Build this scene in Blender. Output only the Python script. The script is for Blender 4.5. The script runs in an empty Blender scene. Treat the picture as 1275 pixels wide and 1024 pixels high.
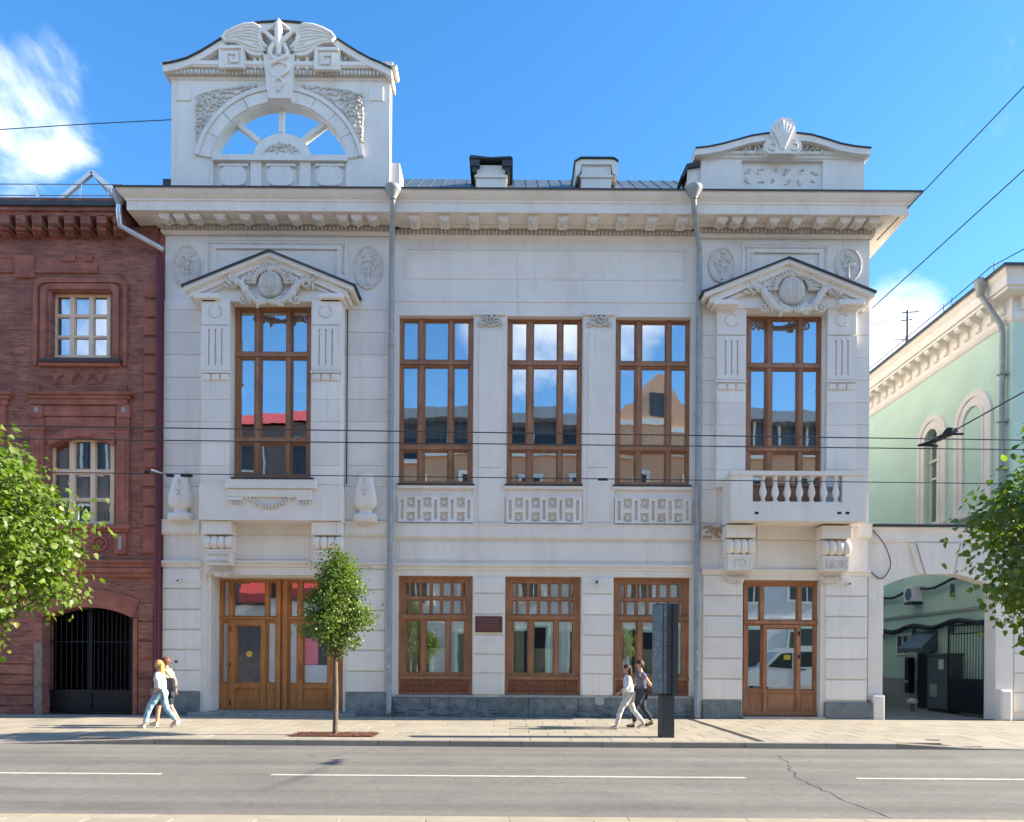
import bpy, math, random
from mathutils import Vector, Matrix, noise as mnoise
R_ = math.radians
rng = random.Random(7)
sc = bpy.context.scene
COL = sc.collection

# ------------------------------------------------------------------ camera
F = 920.0          # focal length in photo pixels (photo 1275 wide)
CD = 23.0          # camera distance to the street front
CH = 1.7           # eye height
HX, HY = 637.5, 825.0
K = 0.0065         # slight roll of the hand-held camera
cam_d = bpy.data.cameras.new('camera'); cam = bpy.data.objects.new('camera', cam_d); COL.objects.link(cam)
cam.location = (0, -CD, CH); cam.rotation_euler = (R_(90), -K, 0)
cam_d.sensor_width = 36; cam_d.lens = F / 1275 * 36
cam_d.shift_y = (HY - 512) / 1275; cam_d.shift_x = 2.0 / 1275
cam_d.clip_end = 3000; cam_d.clip_start = 0.05
sc.camera = cam

# ------------------------------------------------------------------ sky, sun, exposure
SUN = Vector((1.0, 0.045, 0.543)).normalized()
EL = math.asin(SUN.z)
world = bpy.data.worlds.new('World'); sc.world = world; world.use_nodes = True
wt = world.node_tree; wt.nodes.clear()
def wn(t, **kw):
    n = wt.nodes.new(t)
    for k, v in kw.items(): setattr(n, k, v)
    return n
sky = wn('ShaderNodeTexSky', sky_type='NISHITA', sun_disc=False)
sky.sun_elevation = EL; sky.sun_rotation = math.atan2(SUN.x, SUN.y)
sky.air_density = 1.0; sky.dust_density = 0.25; sky.ozone_density = 2.5; sky.altitude = 200
hsv = wn('ShaderNodeHueSaturation'); hsv.inputs['Saturation'].default_value = 1.28; hsv.inputs['Value'].default_value = 1.0
wt.links.new(sky.outputs[0], hsv.inputs['Color'])
tc = wn('ShaderNodeTexCoord')
mp = wn('ShaderNodeMapping'); mp.inputs['Scale'].default_value = (1, 1, 1.7)
wt.links.new(tc.outputs['Generated'], mp.inputs['Vector'])
nz = wn('ShaderNodeTexNoise'); nz.inputs['Scale'].default_value = 3.6; nz.inputs['Detail'].default_value = 9; nz.inputs['Roughness'].default_value = 0.56
nz.inputs['Distortion'].default_value = 0.35
wt.links.new(mp.outputs[0], nz.inputs['Vector'])
def blob(d, r):
    vm = wn('ShaderNodeVectorMath', operation='DISTANCE'); vm.inputs[1].default_value = d
    wt.links.new(tc.outputs['Generated'], vm.inputs[0])
    mr = wn('ShaderNodeMapRange', interpolation_type='SMOOTHSTEP'); mr.inputs['From Min'].default_value = r; mr.inputs['From Max'].default_value = r * 0.25
    wt.links.new(vm.outputs['Value'], mr.inputs['Value'])
    return mr.outputs[0]
def madd(a, b, op='ADD'):
    m = wn('ShaderNodeMath', operation=op)
    for i, q in enumerate((a, b)):
        if isinstance(q, (int, float)): m.inputs[i].default_value = q
        else: wt.links.new(q, m.inputs[i])
    return m.outputs[0]
def pdir(x, y): return Vector(((x - HX) / F, 1, (HY - y) / F)).normalized()
bl = madd(blob(pdir(35, 140), 0.135), blob(pdir(1118, 392), 0.11), 'MAXIMUM')
for d, r in (((-0.5, -0.75, 0.45), 0.45), ((0.1, -0.85, 0.5), 0.3), ((0.75, -0.55, 0.5), 0.3), ((-0.85, -0.1, 0.4), 0.3), ((-0.2, 0.1, 0.95), 0.2)):
    bl = madd(bl, blob(d, r), 'MAXIMUM')
cv = madd(nz.outputs['Fac'], madd(bl, 0.34, 'MULTIPLY'))
cm = wn('ShaderNodeMapRange', interpolation_type='SMOOTHSTEP'); cm.inputs['From Min'].default_value = 0.71; cm.inputs['From Max'].default_value = 0.90
wt.links.new(cv, cm.inputs['Value'])
mx = wn('ShaderNodeMix', data_type='RGBA')
wt.links.new(madd(cm.outputs[0], 0.9, 'MULTIPLY'), mx.inputs['Factor'])
wt.links.new(hsv.outputs[0], mx.inputs[6]); mx.inputs[7].default_value = (5.2, 5.4, 5.7, 1)
bg = wn('ShaderNodeBackground'); bg.inputs['Strength'].default_value = 0.13
wt.links.new(mx.outputs[2], bg.inputs['Color'])
wo = wn('ShaderNodeOutputWorld'); wt.links.new(bg.outputs[0], wo.inputs['Surface'])

sl = bpy.data.lights.new('sun', 'SUN'); sl.energy = 5.0; sl.angle = R_(0.5); sl.color = (1.0, 0.89, 0.73)
so = bpy.data.objects.new('sun', sl); COL.objects.link(so)
so.rotation_euler = SUN.to_track_quat('Z', 'Y').to_euler(); so.location = (40, 0, 30)
vs = sc.view_settings
vs.view_transform = 'Standard'; vs.look = 'None'; vs.gamma = 1; vs.use_curve_mapping = False
vs.exposure = 1.5
sc.cycles.max_bounces = 8; sc.cycles.diffuse_bounces = 4; sc.cycles.glossy_bounces = 4; sc.cycles.transparent_max_bounces = 12
sc.cycles.use_denoising = True; sc.cycles.caustics_reflective = False; sc.cycles.caustics_refractive = False
sc.cycles.sample_clamp_indirect = 6

# ------------------------------------------------------------------ helpers
def PX(px, y=0.0): return (px - HX) * (CD + y) / F
def PZ(py, px=HX, y=0.0): return CH + (HY - (py - K * (px - HX))) * (CD + y) / F
def RC(x0, y0, x1, y1, y=0.0):
    c = (x0 + x1) / 2
    return PX(x0, y), PX(x1, y), PZ(y1, c, y), PZ(y0, c, y)

class MB:
    def __init__(s): s.v = []; s.f = []; s.s = []
    def add(s, vs_, fs, smooth=False):
        o = len(s.v); s.v += [tuple(p) for p in vs_]
        s.f += [tuple(i + o for i in f) for f in fs]; s.s += [smooth] * len(fs); return s
    def box(s, x0, x1, y0, y1, z0, z1):
        if x0 > x1: x0, x1 = x1, x0
        if y0 > y1: y0, y1 = y1, y0
        if z0 > z1: z0, z1 = z1, z0
        return s.add([(x0, y0, z0), (x1, y0, z0), (x1, y1, z0), (x0, y1, z0), (x0, y0, z1), (x1, y0, z1), (x1, y1, z1), (x0, y1, z1)],
              [(0, 3, 2, 1), (4, 5, 6, 7), (0, 1, 5, 4), (1, 2, 6, 5), (2, 3, 7, 6), (3, 0, 4, 7)])
    def cbox(s, x0, x1, y0, y1, z0, z1, c=0.012):
        # box with its front (-y) edges chamfered
        vs_ = [(x0, y1, z0), (x1, y1, z0), (x1, y1, z1), (x0, y1, z1), (x0, y0 + c, z0), (x1, y0 + c, z0), (x1, y0 + c, z1), (x0, y0 + c, z1),
               (x0 + c, y0, z0 + c), (x1 - c, y0, z0 + c), (x1 - c, y0, z1 - c), (x0 + c, y0, z1 - c)]
        fs = [(3, 2, 1, 0), (8, 9, 10, 11)]
        for i in range(4):
            j = (i + 1) % 4; fs += [(i, j, 4 + j, 4 + i), (4 + i, 4 + j, 8 + j, 8 + i)]
        return s.add(vs_, fs)
    def prism(s, poly, y0, y1):
        n = len(poly)
        vs_ = [(x, y0, z) for x, z in poly] + [(x, y1, z) for x, z in poly]
        return s.add(vs_, [tuple(range(n)), tuple(range(2 * n - 1, n - 1, -1))] + [(i, i + n, (i + 1) % n + n, (i + 1) % n) for i in range(n)])
    def prism_x(s, poly, x0, x1):   # polygon in (y,z)
        n = len(poly)
        vs_ = [(x0, y, z) for y, z in poly] + [(x1, y, z) for y, z in poly]
        return s.add(vs_, [tuple(range(n)), tuple(range(2 * n - 1, n - 1, -1))] + [(i, i + n, (i + 1) % n + n, (i + 1) % n) for i in range(n)])
    def strip(s, inner, outer, y0, y1):  # two matching xz polylines -> thick band
        for i in range(len(inner) - 1):
            s.prism([inner[i], inner[i + 1], outer[i + 1], outer[i]], y0, y1)
        return s
    def lathe(s, prof, c, n=16, axis='z', sy=1.0):
        vs_ = []; fs = []
        for r, h in prof:
            for k in range(n):
                a = 2 * math.pi * k / n; u, w = r * math.cos(a), r * math.sin(a) * sy
                vs_.append((c[0] + u, c[1] + w, c[2] + h) if axis == 'z' else ((c[0] + h, c[1] + w, c[2] + u) if axis == 'x' else (c[0] + u, c[1] + h, c[2] + w)))
        m = len(prof)
        for i in range(m - 1):
            for k in range(n):
                fs.append((i * n + k, i * n + (k + 1) % n, (i + 1) * n + (k + 1) % n, (i + 1) * n + k))
        s.add(vs_, fs, True)
        s.add(vs_[:n], [tuple(range(n - 1, -1, -1))]); s.add(vs_[-n:], [tuple(range(n))])
        return s
    def loft(s, secs, c, p=4.0, n=20):  # superellipse sections (z, hx, hy)
        vs_ = []; fs = []
        for z, hx, hy in secs:
            for k in range(n):
                a = 2 * math.pi * k / n; ca, sa = math.cos(a), math.sin(a)
                vs_.append((c[0] + hx * math.copysign(abs(ca) ** (2 / p), ca), c[1] + hy * math.copysign(abs(sa) ** (2 / p), sa), c[2] + z))
        for i in range(len(secs) - 1):
            for k in range(n): fs.append((i * n + k, i * n + (k + 1) % n, (i + 1) * n + (k + 1) % n, (i + 1) * n + k))
        s.add(vs_, fs, True); s.add(vs_[:n], [tuple(range(n - 1, -1, -1))]); s.add(vs_[-n:], [tuple(range(n))])
        return s
    def tube(s, pts, r, n=8, cap=True):
        pts = [Vector(p) for p in pts]; m = len(pts)
        rs = r if isinstance(r, (list, tuple)) else [r] * m
        vs_ = []; fs = []; prev = None
        for i, p in enumerate(pts):
            d = (pts[min(i + 1, m - 1)] - pts[max(i - 1, 0)])
            if d.length < 1e-9: d = Vector((0, 0, 1))
            d.normalize()
            ref = prev if prev is not None and abs(prev.dot(d)) < .98 else (Vector((0, 1, 0)) if abs(d.y) < .9 else Vector((1, 0, 0)))
            u = (ref - d * ref.dot(d)).normalized(); w = d.cross(u); prev = u
            for k in range(n):
                a = 2 * math.pi * (k + .5) / n
                vs_.append(p + (u * math.cos(a) + w * math.sin(a)) * rs[i])
        for i in range(m - 1):
            for k in range(n): fs.append((i * n + k, i * n + (k + 1) % n, (i + 1) * n + (k + 1) % n, (i + 1) * n + k))
        s.add(vs_, fs, n > 4)
        if cap: s.add(vs_[:n], [tuple(range(n - 1, -1, -1))]); s.add(vs_[-n:], [tuple(range(n))])
        return s
    def ell(s, c, rx, ry, rz, rot=0.0, nu=10, nv=6):
        vs_ = []; fs = []; cr, sr = math.cos(rot), math.sin(rot)
        for j in range(nv + 1):
            t = math.pi * j / nv
            for k in range(nu):
                a = 2 * math.pi * k / nu
                x, y, z = rx * math.sin(t) * math.cos(a), ry * math.sin(t) * math.sin(a), rz * math.cos(t)
                vs_.append((c[0] + x * cr - z * sr, c[1] + y, c[2] + x * sr + z * cr))
        for j in range(nv):
            for k in range(nu): fs.append((j * nu + k, j * nu + (k + 1) % nu, (j + 1) * nu + (k + 1) % nu, (j + 1) * nu + k))
        return s.add(vs_, fs, True)
    def grid(s, rect, holes, y0, y1):   # slab in xz minus rectangular holes, watertight
        X0, X1, Z0, Z1 = rect
        xs = sorted({X0, X1} | {min(max(q, X0), X1) for h in holes for q in h[:2]})
        zs = sorted({Z0, Z1} | {min(max(q, Z0), Z1) for h in holes for q in h[2:]})
        xs = [x for i, x in enumerate(xs) if i == 0 or x - xs[i - 1] > 1e-6]; zs = [z for i, z in enumerate(zs) if i == 0 or z - zs[i - 1] > 1e-6]
        nx, nz_ = len(xs) - 1, len(zs) - 1
        def filled(i, j):
            if i < 0 or j < 0 or i >= nx or j >= nz_: return False
            cx, cz = (xs[i] + xs[i + 1]) / 2, (zs[j] + zs[j + 1]) / 2
            return not any(h[0] < cx < h[1] and h[2] < cz < h[3] for h in holes)
        for i in range(nx):
            for j in range(nz_):
                if not filled(i, j): continue
                a, b, c, d = xs[i], xs[i + 1], zs[j], zs[j + 1]
                s.add([(a, y0, c), (b, y0, c), (b, y0, d), (a, y0, d)], [(0, 1, 2, 3)]); s.add([(a, y1, c), (b, y1, c), (b, y1, d), (a, y1, d)], [(3, 2, 1, 0)])
                if not filled(i - 1, j): s.add([(a, y0, c), (a, y0, d), (a, y1, d), (a, y1, c)], [(0, 1, 2, 3)])
                if not filled(i + 1, j): s.add([(b, y0, c), (b, y0, d), (b, y1, d), (b, y1, c)], [(3, 2, 1, 0)])
                if not filled(i, j - 1): s.add([(a, y0, c), (b, y0, c), (b, y1, c), (a, y1, c)], [(3, 2, 1, 0)])
                if not filled(i, j + 1): s.add([(a, y0, d), (b, y0, d), (b, y1, d), (a, y1, d)], [(0, 1, 2, 3)])
        return s
    def sweep(s, path, prof):   # plan polyline (x,y), closed profile (out,z); outward = right of travel
        n = len(path); m = len(prof); rings = []
        for i in range(n):
            P = Vector(path[i])
            d0 = (P - Vector(path[i - 1])).normalized() if i > 0 else None
            d1 = (Vector(path[i + 1]) - P).normalized() if i < n - 1 else None
            if d0 is None: d0 = d1
            if d1 is None: d1 = d0
            n0, n1 = Vector((d0.y, -d0.x)), Vector((d1.y, -d1.x))
            b = (n0 + n1); b = b / max(b.dot(n0), .2)
            rings.append([(P.x + b.x * o, P.y + b.y * o, z) for o, z in prof])
        vs_ = [p for r in rings for p in r]; fs = []
        for i in range(n - 1):
            for k in range(m): fs.append((i * m + k, i * m + (k + 1) % m, (i + 1) * m + (k + 1) % m, (i + 1) * m + k))
        fs += [tuple(range(m)), tuple(range((n - 1) * m, n * m))]
        return s.add(vs_, fs)
    def mesh(s, name, mat):
        me = bpy.data.meshes.new(name); me.from_pydata(s.v, [], s.f); me.update()
        me.polygons.foreach_set('use_smooth', s.s)
        if mat is not None: me.materials.append(mat)
        return me
    def build(s, name, mat, parent=None, **kw):
        return link(name, s.mesh(name, mat), parent, **kw)
    # photo-measured box: rectangle read on the plane y=yf, extruded back to yb
    def pb(s, x0, y0, x1, y1, yf, yb, c=0):
        r = RC(x0, y0, x1, y1, yf)
        if c: return s.cbox(r[0], r[1], yf, yb, r[2], r[3], c)
        return s.box(r[0], r[1], yf, yb, r[2], r[3])
    def pp(s, pts, yf, yb): return s.prism([(PX(x, yf), PZ(y, x, yf)) for x, y in pts], yf, yb)

def link(name, data, parent=None, loc=None, label=None, cat=None, group=None, kind=None):
    o = bpy.data.objects.new(name, data); COL.objects.link(o)
    if parent is not None: o.parent = parent
    if loc is not None: o.location = loc
    tag(o, label, cat, group, kind)
    return o
def tag(o, label=None, cat=None, group=None, kind=None):
    if label: o['label'] = label
    if cat: o['category'] = cat
    if group: o['group'] = group
    if kind: o['kind'] = kind
    return o
def thing(name, label, cat, loc=(0, 0, 0), group=None, rz=0):
    o = link(name, None, None, loc, label, cat, group); o.rotation_euler.z = rz; return o

# ------------------------------------------------------------------ materials
def newmat(name):
    m = bpy.data.materials.new(name); m.use_nodes = True
    nt = m.node_tree; b = nt.nodes['Principled BSDF']; return m, nt, b
def ND(nt, t, **kw):
    n = nt.nodes.new(t)
    for k, v in kw.items(): setattr(n, k, v)
    return n
def noise_of(nt, vec, scale, detail=4, rough=.55):
    n = ND(nt, 'ShaderNodeTexNoise'); n.inputs['Scale'].default_value = scale; n.inputs['Detail'].default_value = detail; n.inputs['Roughness'].default_value = rough
    nt.links.new(vec, n.inputs['Vector']); return n.outputs['Fac']
def ramp(nt, fac, a, b, lo, hi):
    mr = ND(nt, 'ShaderNodeMapRange'); mr.inputs['From Min'].default_value = a; mr.inputs['From Max'].default_value = b
    mr.inputs['To Min'].default_value = lo; mr.inputs['To Max'].default_value = hi; nt.links.new(fac, mr.inputs['Value']); return mr.outputs[0]
def mixc(nt, fac, a, b, mode='MIX'):
    m = ND(nt, 'ShaderNodeMix', data_type='RGBA', blend_type=mode)
    if isinstance(fac, (int, float)): m.inputs['Factor'].default_value = fac
    else: nt.links.new(fac, m.inputs['Factor'])
    for i, q in ((6, a), (7, b)):
        if isinstance(q, tuple): m.inputs[i].default_value = (*q, 1) if len(q) == 3 else q
        else: nt.links.new(q, m.inputs[i])
    return m.outputs[2]
def M(name, col, rough=.8, var=.12, scale=1.2, fine=.06, bump=.15, bscale=45, metal=0, streak=0, stain=None, spots=None, objrand=0, spec=.4):
    m, nt, b = newmat(name)
    g = ND(nt, 'ShaderNodeNewGeometry'); P = g.outputs['Position']
    c1 = tuple(max(0, c * (1 - var)) for c in col); c2 = tuple(min(1, c * (1 + var)) for c in col)
    cc = mixc(nt, ramp(nt, noise_of(nt, P, scale, 6), .3, .7, 0, 1), c1, c2)
    if fine:
        f = noise_of(nt, P, bscale, 3); v = ramp(nt, f, .3, .7, 1 - fine, 1 + fine)
        cc = mixc(nt, 1.0, cc, v, 'MULTIPLY')
    if streak:
        mpn = ND(nt, 'ShaderNodeMapping'); mpn.inputs['Scale'].default_value = (2.6, 2.6, .16); nt.links.new(P, mpn.inputs['Vector'])
        v = ramp(nt, noise_of(nt, mpn.outputs[0], 1.0, 5), .48, .75, 1, 1 - streak)
        cc = mixc(nt, 1.0, cc, v, 'MULTIPLY')
        mp2 = ND(nt, 'ShaderNodeMapping'); mp2.inputs['Scale'].default_value = (11, 11, .5); nt.links.new(P, mp2.inputs['Vector'])
        v = ramp(nt, noise_of(nt, mp2.outputs[0], 1.0, 6, .6), .60, .74, 1, 1 - streak * 2.2); cc = mixc(nt, 1.0, cc, v, 'MULTIPLY')
    if stain:
        v = ramp(nt, noise_of(nt, P, .9, 8, .65), .52, .74, 0, .55); cc = mixc(nt, v, cc, stain)
    if spots:
        v = ramp(nt, noise_of(nt, P, 22, 5, .7), .56, .66, 0, .8); cc = mixc(nt, v, cc, spots)
    if objrand:
        oi = ND(nt, 'ShaderNodeObjectInfo'); v = ramp(nt, oi.outputs['Random'], 0, 1, 1 - objrand, 1 + objrand)
        cc = mixc(nt, 1.0, cc, v, 'MULTIPLY')
    nt.links.new(cc, b.inputs['Base Color'])
    b.inputs['Roughness'].default_value = rough; b.inputs['Metallic'].default_value = metal; b.inputs['Specular IOR Level'].default_value = spec
    if bump:
        bn = ND(nt, 'ShaderNodeBump'); bn.inputs['Strength'].default_value = bump; bn.inputs['Distance'].default_value = .02
        nt.links.new(noise_of(nt, P, bscale, 5), bn.inputs['Height']); nt.links.new(bn.outputs[0], b.inputs['Normal'])
    return m
STUCCO = M('white_stucco', (.83, .765, .695), .9, .05, .7, .035, .12, 38, streak=.08, stain=(.66, .60, .535))
STUCCO2 = M('white_block_stucco', (.83, .77, .70), .9, .05, .8, .035, .12, 38, streak=.08, stain=(.65, .595, .53), objrand=.05)
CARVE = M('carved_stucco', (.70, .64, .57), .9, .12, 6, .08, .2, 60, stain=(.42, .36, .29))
GRANITE = M('blue_granite', (.17, .195, .20), .6, .35, 3.5, .35, .35, 40, stain=(.33, .34, .33), objrand=.12)
GRANITE2 = M('speckled_granite', (.15, .17, .18), .5, .2, 6, .2, .2, 40, spots=(.42, .42, .40))
STEPST = M('worn_step_stone', (.30, .29, .27), .8, .2, 3, .12, .3, 40, stain=(.12, .11, .10))
def wood(name, c):
    m, nt, b = newmat(name)
    g = ND(nt, 'ShaderNodeNewGeometry'); mpn = ND(nt, 'ShaderNodeMapping'); mpn.inputs['Scale'].default_value = (30, 30, 1.6); nt.links.new(g.outputs['Position'], mpn.inputs['Vector'])
    n1 = noise_of(nt, mpn.outputs[0], 1.0, 6, .6)
    n2 = noise_of(nt, g.outputs['Position'], 1.6, 3)
    cc = mixc(nt, ramp(nt, n1, .3, .7, 0, 1), tuple(q * .62 for q in c), tuple(q * 1.25 for q in c))
    cc = mixc(nt, 1.0, cc, ramp(nt, n2, .3, .7, .82, 1.15), 'MULTIPLY')
    nt.links.new(cc, b.inputs['Base Color']); b.inputs['Roughness'].default_value = .42
    bn = ND(nt, 'ShaderNodeBump'); bn.inputs['Strength'].default_value = .12; bn.inputs['Distance'].default_value = .01; nt.links.new(n1, bn.inputs['Height']); nt.links.new(bn.outputs[0], b.inputs['Normal'])
    return m
WOOD = wood('brown_wood', (.36, .165, .080)); OAK = wood('oak_door_wood', (.50, .20, .058)); OAK2 = wood('weathered_door_wood', (.40, .18, .085))
CARVWOOD = wood('carved_dark_wood', (.26, .09, .04)); CREAM = M('cream_painted_wood', (.80, .60, .43), .6, .06, 3, .05, .06, 60)
def glassmat(name, base=.42, tint=(.75, .8, .8), wob=.05, wscale=.8):
    m, nt, b = newmat(name); nt.nodes.remove(b)
    out = nt.nodes['Material Output']
    g = ND(nt, 'ShaderNodeNewGeometry')
    oi = ND(nt, 'ShaderNodeObjectInfo'); ad = ND(nt, 'ShaderNodeVectorMath', operation='ADD'); nt.links.new(g.outputs['Position'], ad.inputs[0])
    sc_ = ND(nt, 'ShaderNodeVectorMath', operation='SCALE'); sc_.inputs[0].default_value = (37, 11, 23); nt.links.new(oi.outputs['Random'], sc_.inputs['Scale']); nt.links.new(sc_.outputs[0], ad.inputs[1])
    bn = ND(nt, 'ShaderNodeBump'); bn.inputs['Strength'].default_value = 1.0; bn.inputs['Distance'].default_value = wob
    nt.links.new(noise_of(nt, ad.outputs[0], wscale, 2, .4), bn.inputs['Height'])
    gl = ND(nt, 'ShaderNodeBsdfGlossy'); gl.inputs['Roughness'].default_value = .004; gl.inputs['Color'].default_value = (.92, .95, .97, 1); nt.links.new(bn.outputs[0], gl.inputs['Normal'])
    tr = ND(nt, 'ShaderNodeBsdfTransparent'); tr.inputs['Color'].default_value = (*tint, 1)
    fr = ND(nt, 'ShaderNodeFresnel'); fr.inputs['IOR'].default_value = 1.5
    mt = ND(nt, 'ShaderNodeMath', operation='MULTIPLY_ADD'); nt.links.new(fr.outputs[0], mt.inputs[0]); mt.inputs[1].default_value = .55; mt.inputs[2].default_value = base; mt.use_clamp = True
    mx_ = ND(nt, 'ShaderNodeMixShader'); nt.links.new(mt.outputs[0], mx_.inputs[0]); nt.links.new(tr.outputs[0], mx_.inputs[1]); nt.links.new(gl.outputs[0], mx_.inputs[2])
    nt.links.new(mx_.outputs[0], out.inputs['Surface']); return m
GLASS = glassmat('window_glass', .38, tint=(.95, .96, .96), wob=.0016, wscale=1.1); GLASS_G = glassmat('ground_floor_glass', .22, tint=(.95, .97, .95), wob=.002); GLASS_D = glassmat('door_glass', .42, wob=.0025); GLASS_FROST = M('frosted_glass', (.62, .68, .70), .35, .05, 2, .03, 0)
CURT = M('curtain_cloth', (.88, .88, .86), .9, .08, 2, .03, .1, 30); CURT_G = M('pale_green_curtain', (.74, .78, .60), .9, .08, 2, .03, .1, 30)
BLIND = M('cream_blind', (.86, .80, .64), .9, .05, 2, .03, .05, 30); CURT_Y = M('yellow_curtain', (.75, .58, .30), .9); PINK = M('pink_poster', (.75, .22, .30), .6, .15, 5); REDC = M('red_cloth', (.45, .05, .05), .8)
ROOM = M('interior_plaster', (.45, .43, .40), .9); DARKM = M('dark_sheet_metal', (.055, .06, .065), .5, .2, 3, .1, .05, 30, metal=.3)
ZINC = M('zinc_pipe', (.33, .335, .335), .5, .15, 4, .08, .06, 30, metal=.2); ZINC_L = M('bright_zinc', (.62, .64, .66), .3, .1, 4, .05, .05, 30, metal=.7)
ROOFM = M('grey_green_roof_metal', (.12, .15, .155), .45, .15, 1.5, .06, .05, 20, metal=.35)
BLACK = M('black_iron', (.012, .013, .018), .45, .2, 5, .1, .05); BLUEBLK = M('blue_black_gate_paint_and_shade', (.005, .007, .015), .4, .2, 3)
REDPIPE = M('dark_red_paint', (.13, .018, .030), .5, .12, 3, .05, .05)
def brickmat(name, ca, cb, mort, painted=.25):
    m, nt, b = newmat(name)
    g = ND(nt, 'ShaderNodeNewGeometry'); sp = ND(nt, 'ShaderNodeSeparateXYZ'); nt.links.new(g.outputs['Position'], sp.inputs[0])
    ad = ND(nt, 'ShaderNodeMath', operation='ADD'); nt.links.new(sp.outputs[0], ad.inputs[0]); nt.links.new(sp.outputs[1], ad.inputs[1])
    cb_ = ND(nt, 'ShaderNodeCombineXYZ'); nt.links.new(ad.outputs[0], cb_.inputs[0]); nt.links.new(sp.outputs[2], cb_.inputs[1])
    br = ND(nt, 'ShaderNodeTexBrick'); nt.links.new(cb_.outputs[0], br.inputs['Vector'])
    br.inputs['Color1'].default_value = (*ca, 1); br.inputs['Color2'].default_value = (*cb, 1); br.inputs['Mortar'].default_value = (*mort, 1)
    br.inputs['Scale'].default_value = 1; br.inputs['Brick Width'].default_value = .26; br.inputs['Row Height'].default_value = .077; br.inputs['Mortar Size'].default_value = .011; br.inputs['Mortar Smooth'].default_value = .3; br.inputs['Bias'].default_value = -.1
    n1 = noise_of(nt, g.outputs['Position'], 1.1, 8, .65); cc = mixc(nt, 1.0, br.outputs['Color'], ramp(nt, n1, .3, .7, .62, 1.3), 'MULTIPLY')
    v = ramp(nt, noise_of(nt, g.outputs['Position'], 2.3, 7, .7), .5, .62, 0, painted); cc = mixc(nt, v, cc, (.34, .13, .095))
    mps = ND(nt, 'ShaderNodeMapping'); mps.inputs['Scale'].default_value = (1.6, 1.6, 11); nt.links.new(g.outputs['Position'], mps.inputs['Vector'])
    cc = mixc(nt, 1.0, cc, ramp(nt, noise_of(nt, mps.outputs[0], 1.0, 5, .7),   .35, .66, .74, 1.22), 'MULTIPLY')
    w = ramp(nt, noise_of(nt, mps.outputs[0], 2.2, 7, .75), .60, .68, 0, .7); cc = mixc(nt, w, cc, (.46, .33, .27))
    nt.links.new(cc, b.inputs['Base Color']); b.inputs['Roughness'].default_value = .9
    bn = ND(nt, 'ShaderNodeBump'); bn.inputs['Strength'].default_value = .7; bn.inputs['Distance'].default_value = .015; bn.invert = True
    nt.links.new(br.outputs['Fac'], bn.inputs['Height']); nt.links.new(bn.outputs[0], b.inputs['Normal']); return m
BRICK = brickmat('old_red_brick', (.40, .128, .085), (.24, .078, .056), (.28, .18, .145))
BRICKP = M('painted_red_brick_trim', (.36, .130, .090), .9, .28, 2.2, .16, .4, 24, stain=(.21, .080, .060))
GREENP = M('pale_green_plaster', (.56, .74, .60), .9, .05, .8, .03, .08, 40, stain=(.51, .67, .53)); TRIM = M('cream_trim_plaster', (.82, .77, .70), .9, .05, 1.5, .04, .1, 40)
GREYBASE = M('grey_base_plaster', (.36, .38, .36), .9, .12, 2)
ASPHALT = M('asphalt', (.172, .161, .143), .88, .13, .35, .22, .35, 70, stain=(.10, .097, .092)); 
_nt = ASPHALT.node_tree; _b = _nt.nodes['Principled BSDF']; _src = _b.inputs['Base Color'].links[0].from_socket
_g = ND(_nt, 'ShaderNodeNewGeometry'); _m = ND(_nt, 'ShaderNodeMapping'); _m.inputs['Scale'].default_value = (.045, 1.5, 1); _nt.links.new(_g.outputs['Position'], _m.inputs['Vector'])
_c = mixc(_nt, 1.0, _src, ramp(_nt, noise_of(_nt, _m.outputs[0], 1.0, 4, .5), .3, .7, .80, 1.20), 'MULTIPLY')
_c = mixc(_nt, ramp(_nt, noise_of(_nt, _g.outputs['Position'], 3.2, 6, .7), .62, .72, 0, .45), _c, (.07, .068, .064)); _c = mixc(_nt, ramp(_nt, noise_of(_nt, _g.outputs['Position'], 120, 2, .5), .58, .70, 0, .55), _c, (.26, .25, .23))
_c = mixc(_nt, 1.0, _c, ramp(_nt, noise_of(_nt, _g.outputs['Position'], 9, 6, .75), .3, .7, .82, 1.18), 'MULTIPLY')
_nt.links.new(_c, _b.inputs['Base Color'])
PAVE = M('paving_concrete', (.345, .305, .235), .85, .08, 1.2, .10, .2, 60, stain=(.26, .23, .18), objrand=.08)
KERB = M('granite_kerb', (.33, .295, .245), .8, .12, 3, .15, .25, 70, objrand=.10); KERB_Y = M('pale_near_kerb', (.36, .31, .23), .85, .1, 3, .1, .2, 60, objrand=.05)
PAINT = M('road_paint', (.52, .50, .43), .75, .22, 7, .25, .1, 30, stain=(.24, .23, .21), spots=(.20, .19, .17)); SOIL = M('joint_sand', (.14, .12, .10), .95, .2, 8)
TAR = M('tar_crack', (.03, .03, .03), .7, .2, 8); MULCH = M('bark_mulch', (.17, .07, .048), .9, .5, 14, .3, .3, 60)
PEACH = M('peach_plaster', (.80, .42, .24), .9, .08, .5); OPP_DK = M('dark_glazing', (.03, .035, .04), .15, .2, 2); REDROOF = M('red_sheet_roof', (.50, .07, .06), .5, .1, 1)
VANW = M('white_car_paint', (.75, .77, .75), .3, .02, 1, 0, 0); CARDK = M('dark_car_paint', (.04, .05, .06), .25, .05, 1, 0, 0); RUB = M('tyre_rubber', (.02, .02, .02), .8)
STEEL = M('dark_grey_stele', (.055, .060, .068), .5, .12, 3, .06, .03, 40); STEEL_L = M('scuffed_stele_side', (.13, .17, .20), .45, .25, 4, .3, .05, 30, spots=(.40, .44, .46))
PLAQUE = M('red_brown_plaque', (.125, .047, .044), .35, .15, 6, .08, .1, 40); PLTXT = M('plaque_letters', (.24, .12, .11), .5)
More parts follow.
